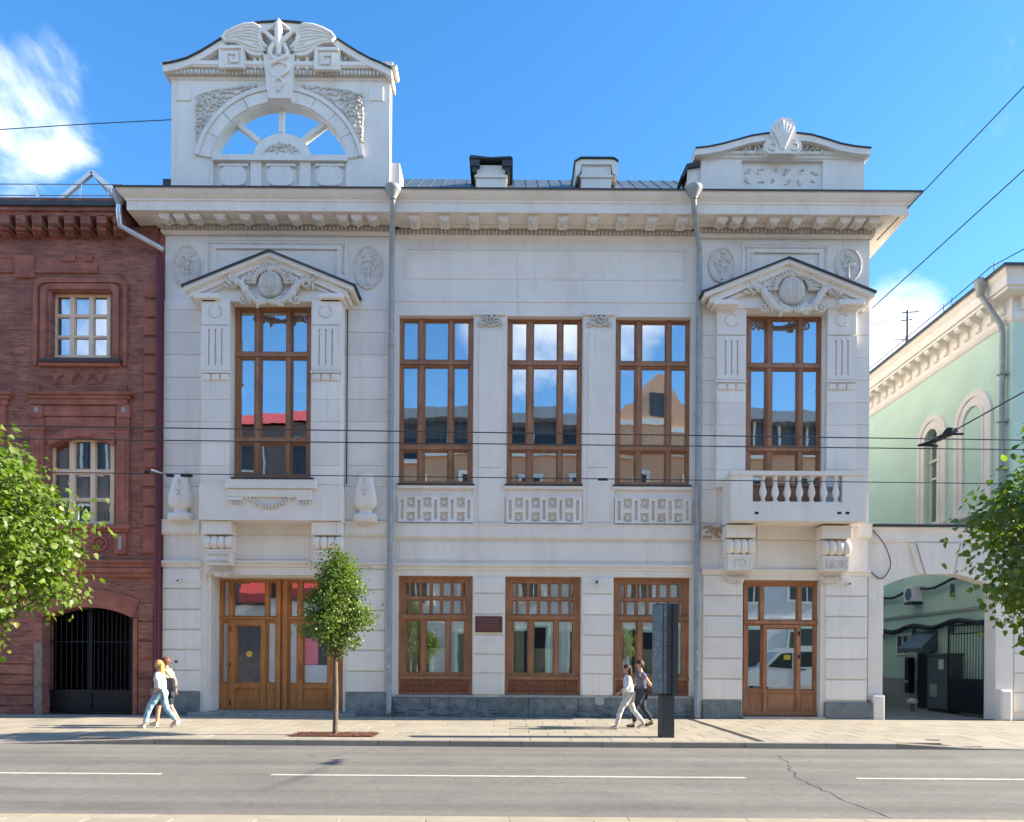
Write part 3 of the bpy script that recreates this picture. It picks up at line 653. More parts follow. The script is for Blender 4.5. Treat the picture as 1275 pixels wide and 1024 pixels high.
# window stickers / things standing inside on sill
def ground_window(rect, yf, seed):
    x0, y0, x1, y1 = rect; w = x1 - x0; s = (y1 - y0) / 148.0
    L = []
    cu = [.095, .148, .285, .425, .565, .705, .845, .90]
    gx = [(.095, .148), (.165, .290), (.310, .430), (.452, .570), (.592, .712), (.732, .848), (.865, .905)]
    for a, b_ in ((8, 26), (29.5, 47.5)):
        for u0, u1 in gx: L.append((x0 + u0 * w, y0 + a * s, x0 + u1 * w, y0 + b_ * s))
    low = [(.11, .305), (.375, .645), (.700, .895)]
    for u0, u1 in low: L.append((x0 + u0 * w, y0 + 55 * s, x0 + u1 * w, y0 + 120.5 * s))
    def extra(mb):
        r = RC(x0 + 2, y0 + 49 * s, x1 - 2, y0 + 53.5 * s, yf); mb.box(r[0], r[1], yf - .055, yf - .001, r[2], r[3])
        r = RC(x0 + 1, y0 + 124 * s, x1 - 1, y0 + 128 * s, yf); mb.box(r[0], r[1], yf - .09, yf - .001, r[2], r[3])
        for u in (.34, .672): r = RC(x0 + u * w - 2.2, y0 + 54 * s, x0 + u * w + 2.2, y0 + 123 * s, yf); mb.box(r[0], r[1], yf - .03, yf - .002, r[2], r[3])
    o = joinery(house, 'window', rect, L, yf, WOOD, glass=GLASS_G, outer=.10, sash=.028, extra=extra)
    r = RC(x0 + 5, y0 + 129 * s, x1 - 5, y0 + 145 * s, yf - .03); m = MB().box(r[0], r[1], yf - .03, yf, r[2], r[3])
    for q in range(17):
        for v in range(2):
            X = r[0] + (r[1] - r[0]) * (q + .5 + .5 * v) / 17.5; m.ell((X, yf - .035, r[2] + (.30 + .4 * v) * (r[3] - r[2])), .055, .022, .07, rng.uniform(-.6, .6), 7, 4)
        X = r[0] + (r[1] - r[0]) * (q + .5) / 17; m.tube([(X - .05, yf - .035, r[2] + .05), (X, yf - .045, r[2] + .19), (X + .05, yf - .035, r[2] + .33)], .012, 5)
    m.build('carved_apron', CARVWOOD, o)
    rr = RC(*rect, yf)
    curtain(o, rr[0] + .05, rr[0] + .62, rr[2] + .3, rr[3] - 1.3, yf + .17, CURT_G, 5, .03, seed); curtain(o, rr[1] - .62, rr[1] - .05, rr[2] + .3, rr[3] - 1.3, yf + .17, CURT_G, 5, .03, seed + 4)
    MB().box(rr[0] + .1, rr[1] - .1, yf + .15, yf + .16, rr[3] - 1.32, rr[3] - .08).build('blind', BLIND, o)
    MB().box(rr[0] + .7, rr[1] - .7, yf + .32, yf + .33, rr[2] + .3, rr[2] + 1.5).build('inner_screen', CURT_G, o)
    part(MB().pb(x0 - 2, y1 - .5, x1 + 2, y1 + 2.5, CY - .14, CY + .2), 'sill_flashing', ZINC)
    return o
for i, w in enumerate(GW): ground_window(w, CY + .20, 20 + i)
# ---------------------------------------------------------------- LEFT PAVILION: bay, pediment
BF = -.60
part(MB().pb(250, 368, 286, 604, BF, .05), 'bay_pier'); part(MB().pb(387, 368, 424, 604, BF, .05), 'bay_pier')
part(MB().pb(286, 360, 388, 376, BF + .18, .05), 'bay_lintel')
X0, X1 = PX(249, BF), PX(425.5, BF)
part(MB().box(X0, X1, BF - .03, .05, PZ(648, 336, BF), PZ(604, 336, BF)), 'bay_base'); part(MB().box(X0 + .04, X1 - .04, BF + .05, .05, PZ(361, 336, BF), PZ(372, 336, BF) + .02), 'bay_head')
for cx_ in (267.5, 405):
    y = BF - .055
    part(MB().pb(cx_ - 17.5, 372, cx_ + 17.5, 404.5, BF - .05, BF, .015), 'pilaster_cap'); part(MB().grid(RC(cx_ - 18, 405.5, cx_ + 18, 461, BF - .06), [RC(cx_ + k * 8 - .9, 410, cx_ + k * 8 + .9, 455, BF - .06) for k in (-1, 0, 1)], BF - .06, BF), 'fluted_panel')
    part(MB().pb(cx_ - 19, 461.5, cx_ + 19, 464, BF - .09, BF), 'pilaster_moulding')
    m = MB(); X, Z = PX(cx_ - .5, y), PZ(388, cx_, y); m.tube([(X + .19 * math.cos(a), y, Z + .19 * math.sin(a)) for a in [R_(115) + R_(310) * k / 22 for k in range(23)]], .022, 6); part(m, 'ring_ornament', CARVE)
    for k in (-1, 0, 1):
        Xk = PX(cx_ + k * 8, y); part(MB().lathe([(.035, -.012), (.035, .02)], (Xk, y - .012, PZ(409, cx_, y)), 8, 'y'), 'flute_stop')
        part(MB().pb(cx_ + k * 11.5 - 4.5, 465, cx_ + k * 11.5 + 4.5, 473, BF - .07, BF, .025), 'gutta')
blocks(250, 286, [476, 497.5, 525, 552, 580, 604], BF - .018, BF + .01, .010, .008); blocks(387.5, 424, [476, 497.5, 525, 552, 580, 604], BF - .018, BF + .01, .010, .008)
# window apron below the big left window
part(MB().pb(280, 596.5, 393.5, 608, BF - .16, BF + .3, .015), 'window_sill'); part(MB().pb(284, 609, 388.5, 619, BF - .10, BF, .012), 'sill_apron')
part(MB().pb(284, 619, 303, 623, BF - .10, BF), 'apron_drop'); part(MB().pb(370, 619, 388.5, 623, BF - .10, BF), 'apron_drop')
m = MB(); y = BF - .05; P = [(308 + 56 * k / 14, 620 + 12 * math.sin(math.pi * k / 14)) for k in range(15)]
for k, (a, b_) in enumerate(P): m.ell((PX(a, y), y, PZ(b_, a, y)), .07, .05, .05, rng.uniform(0, 3), 7, 4); m.ell((PX(a, y), y - .02, PZ(b_ - 2.5, a, y)), .045, .04, .06, rng.uniform(0, 3), 7, 4)
part(m, 'garland', CARVE)
for x0 in (286, 372):
    m = MB()
    for k in range(4): m.ell((PX(x0 + 2 + k * 4, BF - .1), BF - .08, PZ(625.5, x0, BF - .1)), .04, .04, .05, 0, 7, 4)
    part(m, 'drop_leaves', CARVE)
def pediment(ax, ay, hw, hh, yp, yb, th=15, hcl=None, base=(0, 0), wc=None, yt=None):
    """open-bed pediment: apex (ax,ay) px on plane yp, half width hw, rise hh"""
    def quad(s, o0, o1, i0): # band between two offsets below the outer slope
        return [(ax, ay + o0), (ax + s * (hw - i0), ay + hh + o0), (ax + s * (hw - i0), ay + hh + o1 - (0)), (ax, ay + o1)]
    for s in (-1, 1):
        part(MB().pp(quad(s, -1.6, .6, -3), yp - .06, yb), 'pediment_flashing', DARKM)
        part(MB().pp(quad(s, .8, 6.5, 0), yp, yb), 'raking_cornice'); part(MB().pp(quad(s, 6.6, th, 7), yp + .12, yb), 'raking_moulding'); part(MB().pp(quad(s, th + .1, th + 4, 14), yp + .2, yb), 'raking_fillet')
        x_in = ax + s * (hw - hcl)
        part(MB().pb(min(ax + s * (hw - 12), x_in), ay + hh + 9, max(ax + s * (hw - 12), x_in), ay + hh + 15.5, yp + .06, yb, .02), 'pediment_return')
        part(MB().pb(min(ax + s * (hw - 16), x_in + s * 4), ay + hh + 15.8, max(ax + s * (hw - 16), x_in + s * 4), ay + hh + 20, yp + .2, yb), 'return_moulding')
    part(MB().pp([(ax, ay + 10), (ax + hw - 14, ay + hh + 8), (ax + hw - 14, ay + hh + 20), (ax - hw + 14, ay + hh + 20), (ax - hw + 14, ay + hh + 8)], (yt or yb - .28), yb), 'tympanum')
    # cartouche of shield, scrolls and acanthus
    y = (yt or yb - .28) - .05; cx_, cy_ = ax + 3, ay + hh + 1; k = wc
    m = MB()
    C = lambda dx, dy: (PX(cx_ + dx * k, y), y, PZ(cy_ + dy * k, cx_, y))
    m.ell(C(0, -2), .40 * k, .16, .42 * k, 0, 18, 10)
    m.ell(C(0, -20), .13 * k, .14, .16 * k, 0, 12, 8)
    for s in (-1, 1):
        arm = [(3, 23), (14, 22), (24, 17), (29, 9), (34, 0), (41, -5), (50, -5), (54, -2)]
        pts = [C(s * a_, b2) for a_, b2 in arm]; m.tube([(p[0], y - .09, p[2]) for p in pts], [.07 * k, .10 * k, .12 * k, .11 * k, .10 * k, .085 * k, .06 * k, .02], 8)
        for q, (a_, b2) in enumerate(arm[1:]):
            for dz in (-4, 4): p = C(s * a_, b2 + dz); m.ell((p[0], y - .11, p[2]), .05 * k, .07, .11 * k, s * (.9 - .25 * q) + (.6 if dz > 0 else -.4), 8, 5)
        e = C(s * 33, 19); m.tube(spiral(e[0], e[2], y - .1, .15 * k, .02, 1.5, R_(120 if s > 0 else 60), s, 22), .035, 6)
        for lay, (rad_, n_, sz) in enumerate(((25, 10, .13), (19, 8, .10))):
            for q in range(n_):
                a = R_(2 + q * 88 / n_); p = C(s * rad_ * math.cos(a) * 1.08, -2 - rad_ * math.sin(a)); m.ell((p[0], y - .04 - .05 * lay, p[2]), .055 * k, .07, sz * k, -s * (math.pi / 2 - a), 8, 5)
        for q in range(7): p = C(s * (26 + q * 3.6), -13 + q * 2.2 + (q % 2) * 3); m.ell((p[0], y - .03, p[2]), .06 * k, .07, .11 * k, s * .9 + rng.uniform(-.4, .4), 8, 5)
    for q in range(7):
        a = R_(-60 + q * 20); p = C(12 * math.sin(a), -22 - 6 * math.cos(a)); m.ell((p[0], y - .06, p[2]), .045 * k, .06, .10 * k, -a, 7, 4)
    for q in range(10): p = C(-14 + 28 * q / 9, 17 + 5 * math.sin(math.pi * q / 9)); m.ell((p[0], y - .14, p[2]), .05 * k, .05, .09 * k, rng.uniform(-.8, .8), 7, 4)
    for q in (-2, -1, 0, 1, 2): m.tube([(C(q * 4.2, -14)[0], y - .15, C(0, -14)[2]), (C(q * 4.8, 0)[0], y - .185, C(0, 0)[2]), (C(q * 3, 14)[0], y - .12, C(0, 14)[2])], .012, 5)
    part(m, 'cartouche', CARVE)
pediment(333, 311.5, 106, 44, -.85, .05, 15, 44, wc=1.0, yt=-.58)
# rectangular frame and oval medallions on the upper wall
def upper_frame(x0, y0, x1, y1):
    y = .04; r = RC(x0, y0, x1, y1 + 10, y); w = .27
    part(MB().grid(r, [(r[0] + w, r[1] - w, r[2] - 1, r[3] - w)], y - .035, y + .003), 'frieze_frame'); part(MB().grid((r[0] - .03, r[1] + .03, r[2], r[3] + .03), [(r[0] + .02, r[1] - .02, r[2] - 1, r[3] - .02)], y - .06, y + .003), 'frieze_frame_edge')
    part(MB().grid((r[0] + w - .03, r[1] - w + .03, r[2], r[3] - w + .03), [(r[0] + w + .01, r[1] - w - .01, r[2] - 1, r[3] - w - .01)], y - .07, y + .003), 'frieze_frame_edge')
    m = MB(); n = int((r[1] - r[0]) / .09)
    for k in range(n): m.ell((r[0] + .06 + k * .09, y - .04, r[3] - .11), .028, .03, .05, (-1) ** k * .5, 6, 4)
    for k in range(9):
        for xx in (r[0] + .09, r[1] - .09): m.ell((xx, y - .04, r[3] - .2 - k * .1), .028, .03, .05, (-1) ** k * .5, 6, 4)
    part(m, 'frame_leaves', CARVE, kind='stuff')
upper_frame(257, 300, 430, 346); upper_frame(924, 305, 1029, 340)
def medallion(cx_, cy_, rx, ry, seed):
    y = .02; X, Z = PX(cx_), PZ(cy_, cx_); a, b_ = rx * CD / F, ry * CD / F; r = random.Random(seed); m = MB()
    m.tube([(X + a * math.cos(t), y, Z + b_ * math.sin(t)) for t in [2 * math.pi * k / 40 for k in range(41)]], .035, 6, False); m.tube([(X + a * .88 * math.cos(t), y + .01, Z + b_ * .88 * math.sin(t)) for t in [2 * math.pi * k / 40 for k in range(41)]], .02, 6, False)
    m.prism([(X + a * math.cos(t), Z + b_ * math.sin(t)) for t in [2 * math.pi * k / 32 for k in range(32)]], y, .045)
    m.tube([(X, y - .01, Z - b_ * .85), (X + .01, y - .02, Z + b_ * .1)], [.05, .025], 6); m.ell((X, y, Z - b_ * .6), .07, .05, .16, 0, 8, 5)
    for s in (-1, 1):
        m.tube([(X, y - .01, Z - b_ * .55), (X + s * a * .4, y - .015, Z - b_ * .15), (X + s * a * .55, y - .01, Z + b_ * .3)], .018, 5)
        m.tube([(X, y - .01, Z - b_ * .35), (X + s * a * .25, y - .015, Z + b_ * .1), (X + s * a * .3, y - .01, Z + b_ * .55)], .016, 5)
    for q in range(16):
        t = r.uniform(0, 6.28); d = r.uniform(.1, .62); m.ell((X + a * d * math.cos(t), y - .01, Z + b_ * .2 + b_ * d * .85 * math.sin(t)), .045, .035, .075, r.uniform(0, 3.1), 7, 4)
    part(m, 'medallion', CARVE)
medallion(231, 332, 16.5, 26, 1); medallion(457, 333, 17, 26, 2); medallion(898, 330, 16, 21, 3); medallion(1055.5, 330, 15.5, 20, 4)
# bay window (left)
WLR = (291.5, 382, 387.5, 594.5)
def tall_window(rect, yf, t1, t2, seed, cu):
    x0, y0, x1, y1 = rect; w = x1 - x0
    cs = [(x0 + .065 * w, x0 + .265 * w), (x0 + .345 * w, x0 + .675 * w), (x0 + .745 * w, x0 + .945 * w)]
    rows = [(y0 + 5, t1 - 3), (t1 + 5, t2 - 4), (t2 + 4.5, y1 - 3)]
    def extra(mb):
        for yy in (t1 + .5, t2): r = RC(x0 + 3, yy - 2.6, x1 - 3, yy + 2.6, yf); mb.box(r[0], r[1], yf - .055, yf - .001, r[2], r[3])
        for u in (.305, .71): r = RC(x0 + u * w - 2, y0 + 4, x0 + u * w + 2, y1 - 2, yf); mb.box(r[0], r[1], yf - .03, yf - .002, r[2], r[3])
    o = joinery(house, 'window', rect, [(a, c, b_, d) for c, d in rows for a, b_ in cs], yf, WOOD, outer=.08, sash=.030, extra=extra)
    r = RC(*rect, yf)
    if cu:
        curtain(o, r[0] + .08, r[0] + .5, r[2] + .05, r[2] + 1.2, yf + .35, CURT_Y, 3, .03, seed); curtain(o, r[1] - .75, r[1] - .5, r[2] + .05, r[2] + 1.2, yf + .35, CURT_Y, 2, .03, seed + 1)
        MB().loft([(0, .03, .03), (.2, .16, .08), (.5, .13, .07), (.8, .05, .04), (.95, .01, .01)], (r[1] - .38, yf + .3, r[2] + .04), 2.2, 12).build('red_cloth', REDC, o)
        curtain(o, r[0] + .05, r[1] - .05, r[3] - 2.6, r[3] - .1, yf + .18, CURT, 10, .05, seed)
    else: curtain(o, r[0] + .05, r[1] - .05, r[2] + 1.3, r[3] - .1, yf + .18, CURT, 10, .05, seed)
    return o
tall_window(WLR, -.18, 441.5, 549, 31, 1)
part(MB().pb(288, 594.2, 390, 596.4, BF - .18, BF + .45), 'sill_flashing', DARKM)
tall_window((928, 393, 1023.5, 606), .16, 455.5, 560, 33, 0)
# ---------------------------------------------------------------- consoles, recess and portal (left)
def console(x0, x1, ytop, ysc, ysc1, yb1, txt, yproj=-.52):
    part(MB().pb(x0, ytop, x1, ysc - .5, yproj, .05, .012), 'console_block'); cx_ = (x0 + x1) / 2
    X0, X1 = PX(x0 + 1, yproj), PX(x1 + .5, yproj); zc = (PZ(ysc, cx_, yproj) + PZ(ysc1, cx_, yproj)) / 2; rr = (PZ(ysc, cx_, yproj) - PZ(ysc1, cx_, yproj)) / 2
    w = (X1 - X0) / 4
    for k in range(4):
        a = X0 + k * w; part(MB().lathe([(rr * .82, .005), (rr * .97, w * .2), (rr, w * .5), (rr * .97, w * .8), (rr * .82, w - .005)], (a, yproj + rr, zc), 20, 'x'), 'scroll')
    part(MB().prism_x([(yproj + rr, zc - rr), (.05, zc - rr), (.05, zc + rr), (yproj + rr, zc + rr)], X0 + .02, X1 - .02), 'console_body')
    y = yproj + .14; zb = PZ(yb1, cx_, y); zt = zc - rr + .005
    part(MB().box(X0 + .06, X1 - .06, y, .05, zb, zt), 'console_foot'); part(MB().box(X0 + .03, X1 - .03, y - .03, .05, zt - .07, zt - .003), 'console_fillet')
    fr = MB().grid((X0 + .06, X1 - .06, zb, zt - .08), [(X0 + .11, X1 - .11, zb + .05, zt - .13)], y - .02, y); part(fr, 'foot_frame')
    if txt: textmesh('carved_letters', txt, .30, ((X0 + X1) / 2, y - .012, (zb + zt - .08) / 2), CARVE, house, .014)
    else:
        m = MB()
        for q in range(8):
            X = X0 + .14 + (X1 - X0 - .28) * q / 7; m.ell((X, y - .01, zt - .18), .04, .025, .035, rng.uniform(-1, 1), 6, 4); m.ell((X, y - .01, zb + .12), .035, .03, .05, rng.uniform(-1, 1), 6, 4)
        part(m, 'foot_carving', CARVE)
    m = MB(); y = -.11
    for q in range(13):
        u = -1 + 2 * q / 12; m.ell(((X0 + X1) / 2 + u * .36, y, zb - .17 - .06 * (1 - u * u)), .05, .045, .085, rng.uniform(-.9, .9), 7, 4)
        if abs(u) < .6: m.ell(((X0 + X1) / 2 + u * .36, y, zb - .29), .05, .045, .06, rng.uniform(-.9, .9), 7, 4)
    part(m, 'console_garland', CARVE)
console(251.5, 288, 648.5, 665.5, 683.5, 703.5, ''); console(388.5, 425.5, 649.5, 666.5, 684.5, 704.5, '')
raised(292, 667, 386, 697, .04, .02, 'recess_panel')
# portal jambs and door (left)
DP = .78
rr = RC(257, 716, 432, 893)
part(MB().box(rr[0] - .02, rr[0] + .14, .1, DP, .0, rr[3]), 'door_jamb'); part(MB().box(rr[1] - .10, rr[1] + .02, .1, DP, .0, rr[3]), 'door_jamb')
part(MB().box(rr[0], rr[1], .2, DP + .1, rr[3] - .05, rr[3] + .05), 'door_head')
def pdoor(rect, lights, panels, yf, mat, frosted, extra): return joinery(house, 'door', rect, lights, yf, mat, glass=GLASS_D, depth=.12, outer=.07, sash=.035, panels=panels, frosted=frosted, extra=extra)
z4 = lambda u, v: (190 + u / 4.097, 680 + v / 4.097)
def q4(u0, v0, u1, v1): a = z4(u0, v0); b_ = z4(u1, v1); return (a[0], a[1], b_[0], b_[1])
LT = [q4(366, 182, 396, 362), q4(416, 182, 582, 362), q4(598, 182, 638, 362), q4(358, 390, 392, 700), q4(434, 405, 562, 700), q4(594, 388, 636, 702),
      q4(708, 182, 748, 362), q4(768, 182, 900, 362), q4(914, 182, 946, 362), q4(704, 390, 746, 704), q4(778, 405, 902, 702), q4(916, 390, 944, 700)]
PN = [q4(432, 728, 558, 800), q4(340, 728, 396, 820), q4(592, 726, 636, 820), q4(706, 728, 748, 820), q4(776, 730, 896, 802)]
def dx(mb):
    for (u0, v0, u1, v1, d) in ((642, 160, 662, 838, .07), (676, 160, 698, 838, .07), (340, 364, 640, 374, .06), (700, 364, 950, 374, .06), (404, 376, 432, 832, .035), (562, 376, 586, 832, .035), (404, 376, 586, 404, .035), (752, 376, 776, 832, .035), (904, 376, 930, 832, .035), (752, 376, 930, 404, .035), (404, 703, 586, 724, .03), (752, 705, 930, 726, .03)):
        a = q4(u0, v0, u1, v1); r = RC(*a, DP); d += u0 * 1e-5 + v0 * 1.3e-5 + (u1 - u0) * 1.1e-5; mb.box(r[0], r[1], DP - d, DP - .001, r[2], r[3])
dl = pdoor(q4(334, 158, 988, 842), LT, PN, DP, OAK, (9, 5), dx)
r = RC(*q4(782, 470, 850, 605), DP); MB().box(r[0], r[1], DP + .052, DP + .056, r[2], r[3]).build('pink_poster', PINK, dl)
r = RC(*q4(782, 608, 900, 700), DP); MB().box(r[0], r[1], DP + .052, DP + .056, r[2], r[3]).build('frosted_film', GLASS_FROST, dl)
a = z4(498, 551); MB().lathe([(.10, 0), (.10, .008)], (PX(a[0], DP), DP + .05, PZ(a[1], a[0], DP)), 16, 'y').build('yellow_sticker', M('yellow_sticker', (.75, .48, .08), .6), dl)
a = z4(766, 640); MB().tube([(PX(a[0], DP), DP - .02, PZ(a[1] - 10, a[0], DP)), (PX(a[0], DP), DP - .10, PZ(a[1] - 8, a[0], DP)), (PX(a[0] - 1, DP), DP - .11, PZ(a[1] + 8, a[0], DP)), (PX(a[0], DP), DP - .02, PZ(a[1] + 10, a[0], DP))], .022, 8).build('handle', WOOD, dl)
for v in (425, 605, 800): a = z4(407, v); MB().tube([(PX(a[0], DP), DP - .045, PZ(a[1] - 3, a[0], DP)), (PX(a[0], DP), DP - .045, PZ(a[1] + 3, a[0], DP))], .02, 8).build('hinge', BLACK, dl)
# steps
part(MB().box(rr[0] + .14, rr[1] - .1, -.05, DP + .12, -.02, .13), 'threshold', STEPST)
sx = PX(236, -.5)
for (a, b_, h) in ((236, 278, .10), (278.5, 318, .085), (318.5, 352, .10), (352.5, 442, .09)): part(MB().cbox(PX(a, -.5), PX(b_, -.5), -.52, -.09, -.02, h, .02), 'step_stone', STEPST)
# ---------------------------------------------------------------- vases
for (cx_, yt, yb_) in ((226, 592, 649), (456, 590.5, 651)):
    yv = -.12; z0 = PZ(yb_, cx_, yv); z1 = PZ(yt, cx_, yv); H = z1 - z0
    m = MB().loft([(0, .33, .16), (.02, .36, .19), (.10 * H, .37, .20), (.165 * H, .35, .18), (.18 * H, .20, .12), (.27 * H, .19, .11), (.285 * H, .26, .15), (.34 * H, .35, .19), (.42 * H, .36, .2), (.55 * H, .345, .19), (.85 * H, .24, .14), (.96 * H, .21, .12), (H, .20, .11)], (PX(cx_, yv), yv, z0), 4.5, 24)
    part(m, 'relief_vase'); o = MB(); X = PX(cx_, yv); y = yv - .19
    o.tube([(X - .06, y + .04, z0 + H * .9), (X + .05, y + .03, z0 + H * .86), (X - .05, y + .02, z0 + H * .8), (X + .06, y + .01, z0 + H * .74)], .018, 6); o.tube([(X - .12, y + .02, z0 + H * .69), (X, y, z0 + H * .64), (X + .12, y + .02, z0 + H * .69)], .02, 6)
    o.tube(spiral(X, z0 + H * .56, y - .005, .07, .02, 1, 0, 1, 16), .016, 6); part(o, 'vase_carving', CARVE)
    part(MB().box(X - .12, X + .12, -.10, .03, z1 - .02, z1 + .16), 'vase_neck')
# ---------------------------------------------------------------- RIGHT PAVILION
RF = -.14
part(MB().pb(892, 378, 928.5, 606, RF, .05), 'pilaster'); part(MB().pb(1029, 379, 1066.5, 607, RF, .05), 'pilaster'); part(MB().pb(928, 378, 1030, 391, RF + .08, .05), 'window_lintel')
for cx_ in (910.5, 1048):
    y = RF - .05
    part(MB().pb(cx_ - 18, 381, cx_ + 18, 417, RF - .045, RF, .015), 'pilaster_cap'); part(MB().grid(RC(cx_ - 18, 418.5, cx_ + 18, 473, RF - .055), [RC(cx_ + k * 7.4 - .9, 424, cx_ + k * 7.4 + .9, 467, RF - .055) for k in (-1, 0, 1)], RF - .055, RF), 'fluted_panel'); part(MB().pb(cx_ - 19, 473.5, cx_ + 19, 476, RF - .08, RF), 'pilaster_moulding')
    X, Z = PX(cx_, y), PZ(399, cx_, y); part(MB().tube([(X + .19 * math.cos(a), y, Z + .19 * math.sin(a)) for a in [R_(40) + R_(300) * k / 22 for k in range(23)]], .02, 6), 'ring_ornament', CARVE)
    for k in (-1, 0, 1):
        Xk = PX(cx_ + k * 7.4, y); part(MB().lathe([(.035, -.012), (.035, .02)], (Xk, y - .012, PZ(423, cx_, y)), 8, 'y'), 'flute_stop')
        part(MB().pb(cx_ + k * 11.5 - 4.8, 477, cx_ + k * 11.5 + 4.8, 485, RF - .06, RF, .025), 'gutta')
bl_ = [487, 502, 530, 557, 585, 607]; blocks(892.5, 928, bl_, RF - .015, RF + .01, .010, .008); blocks(1029.5, 1066, bl_, RF - .015, RF + .01, .010, .008)
pediment(982, 320.5, 106, 43, -.55, .05, 15, 43, wc=1.08)
part(MB().pb(928, 606.3, 1023.5, 640, .17, .25), 'balcony_door_panel', WOOD)
# balcony
BY = -.95
x0, x1 = PX(911, BY), PX(1079, BY); zb, zs, zr = PZ(649, 995, BY), PZ(629, 995, BY), PZ(587, 995, BY)
part(MB().box(x0, x1, BY, .05, zb, zs), 'balcony_slab', STUCCO)
part(MB().box(x0 - .0, PX(938, BY), BY + .003, BY + .22, zs, zr - .12), 'balcony_pier'); part(MB().box(PX(1050, BY), x1, BY + .003, BY + .22, zs, zr - .12), 'balcony_pier')
part(MB().box(x0 - .03, x1 + .03, BY - .04, BY + .27, zr - .12, zr), 'balcony_rail'); 
for a, b_ in ((x0 - .03, x0 + .2), (x1 - .2, x1 + .03)): part(MB().box(a, b_, BY + .272, .04, zr - .12, zr), 'balcony_rail'); part(MB().box(a + .032, b_ - .032, BY + .222, .04, zs, zr - .122), 'balcony_side')
part(MB().box(PX(938, BY), PX(1050, BY), BY + .02, BY + .2, zs, zs + .10), 'baluster_plinth')
hb = zr - .12 - zs - .10
BAL = [(.075, 0), (.075, .05 * hb), (.05, .09 * hb), (.055, .14 * hb), (.105, .30 * hb), (.11, .38 * hb), (.085, .52 * hb), (.055, .70 * hb), (.045, .82 * hb), (.065, .86 * hb), (.05, .9 * hb), (.08, .94 * hb), (.08, hb)]
bal_me = MB().lathe(BAL, (0, 0, 0), 16).mesh('baluster', STUCCO)
for k in range(7): link('baluster', bal_me, house, (PX(950.5 + k * 15.1, BY + .11), BY + .11, zs + .10))
for px in (943, 1046, 1056): part(MB().pb(px - 2.5, 637.5, px + 2.5, 640.5, BY - .006, BY + .02), 'drain_hole', BLACK)
console(906, 942, 653.5, 669.5, 690, 710, 'ГО', -.6); console(1025, 1062, 654.5, 671, 692, 711, 'ЦОУ', -.6)
raised(944, 673, 1022, 708, .04, .02, 'recess_panel'); part(MB().pb(944, 654, 1022, 672, -.05, .05), 'soffit_band')
bm = MB(); r2 = random.Random(8)   # patch of exposed brick beside the console
for q in range(26): px = r2.uniform(877, 901); py = r2.uniform(656, 670); bm.ell((PX(px), -.08, PZ(py, px)), r2.uniform(.05, .12), .04, r2.uniform(.03, .05), r2.uniform(-.3, .3), 7, 4)
part(MB().pb(874, 653, 904, 672, -.07, .04), 'belt_stub', CARVE); part(bm, 'exposed_brick', M('tan_rubble', (.42, .30, .20), .9, .3, 12), kind='stuff')
# right door
z6 = lambda u, v: (860 + u / 4.096, 680 + v / 4.096)
def q6(u0, v0, u1, v1): a = z6(u0, v0); b_ = z6(u1, v1); return (a[0], a[1], b_[0], b_[1])
DR = .30
LT = [q6(296, 204, 360, 380), q6(378, 202, 552, 380), q6(570, 204, 636, 380), q6(298, 404, 370, 730), q6(394, 420, 544, 734), q6(566, 404, 638, 734)]
PN = [q6(306, 750, 364, 835), q6(392, 752, 546, 838), q6(572, 752, 640, 838)]
def dx2(mb):
    for (u0, v0, u1, v1, d) in ((280, 382, 664, 398, .06), (376, 402, 392, 864, .035), (546, 402, 562, 864, .035), (376, 402, 562, 418, .035), (300, 738, 642, 746, .03), (290, 844, 650, 862, .04)):
        r = RC(*q6(u0, v0, u1, v1), DR); d += u0 * 1e-5 + v0 * 1.3e-5 + (u1 - u0) * 1.1e-5; mb.box(r[0], r[1], DR - d, DR - .001, r[2], r[3])
rd = joinery(house, 'door', q6(276, 178, 668, 868), LT, DR, OAK2, glass=GLASS_D, depth=.12, outer=.08, sash=.03, panels=PN, extra=dx2)
for v in (447, 565): a = z6(556, v); MB().box(PX(a[0], DR) - .03, PX(a[0], DR) + .03, DR - .06, DR - .03, PZ(a[1], a[0], DR) - .06, PZ(a[1], a[0], DR) + .06).build('lock', BLACK, rd)
part(MB().box(PX(925), PX(1026), -.30, .45, -.02, .055), 'threshold', STEPST)
# corner pier strip beside the gate arch
part(MB().pb(1083, 716, 1101.5, 790, .12, .3), 'corner_strip'); part(MB().pb(1083, 790, 1097.5, 872, .12, .3), 'corner_strip'); part(MB().pb(1090.5, 866, 1104.5, 900, -.12, .3, .04), 'corner_guard_stone')
# ---------------------------------------------------------------- winged arch attic (left)
TX0, TX1 = PX(211), PX(483); TT = .38
acx, acy = 346.0, 215.5
arc = lambda R, a0, a1, n=28: [(PX(acx + R * math.cos(R_(a0 + (a1 - a0) * k / n))), PZ(acy - R * math.sin(R_(a0 + (a1 - a0) * k / n)), acx)) for k in range(n + 1)]
aI = math.degrees(math.asin((215.5 - 195) / 86)); aO = math.degrees(math.asin((215.5 - 195) / 106.5))
inner = arc(86, 180 - aI, aI)          # left -> right
zS = inner[0][1]; zTop = PZ(98, acx)
poly = [(TX0, 15.6), (PX(263.5), 15.6), (PX(263.5), zS)] + inner + [(PX(428.5), zS), (PX(428.5), 15.6), (TX1, 15.6), (TX1, zTop), (TX0, zTop)]
part(MB().prism(poly, .0, TT), 'attic_wall')
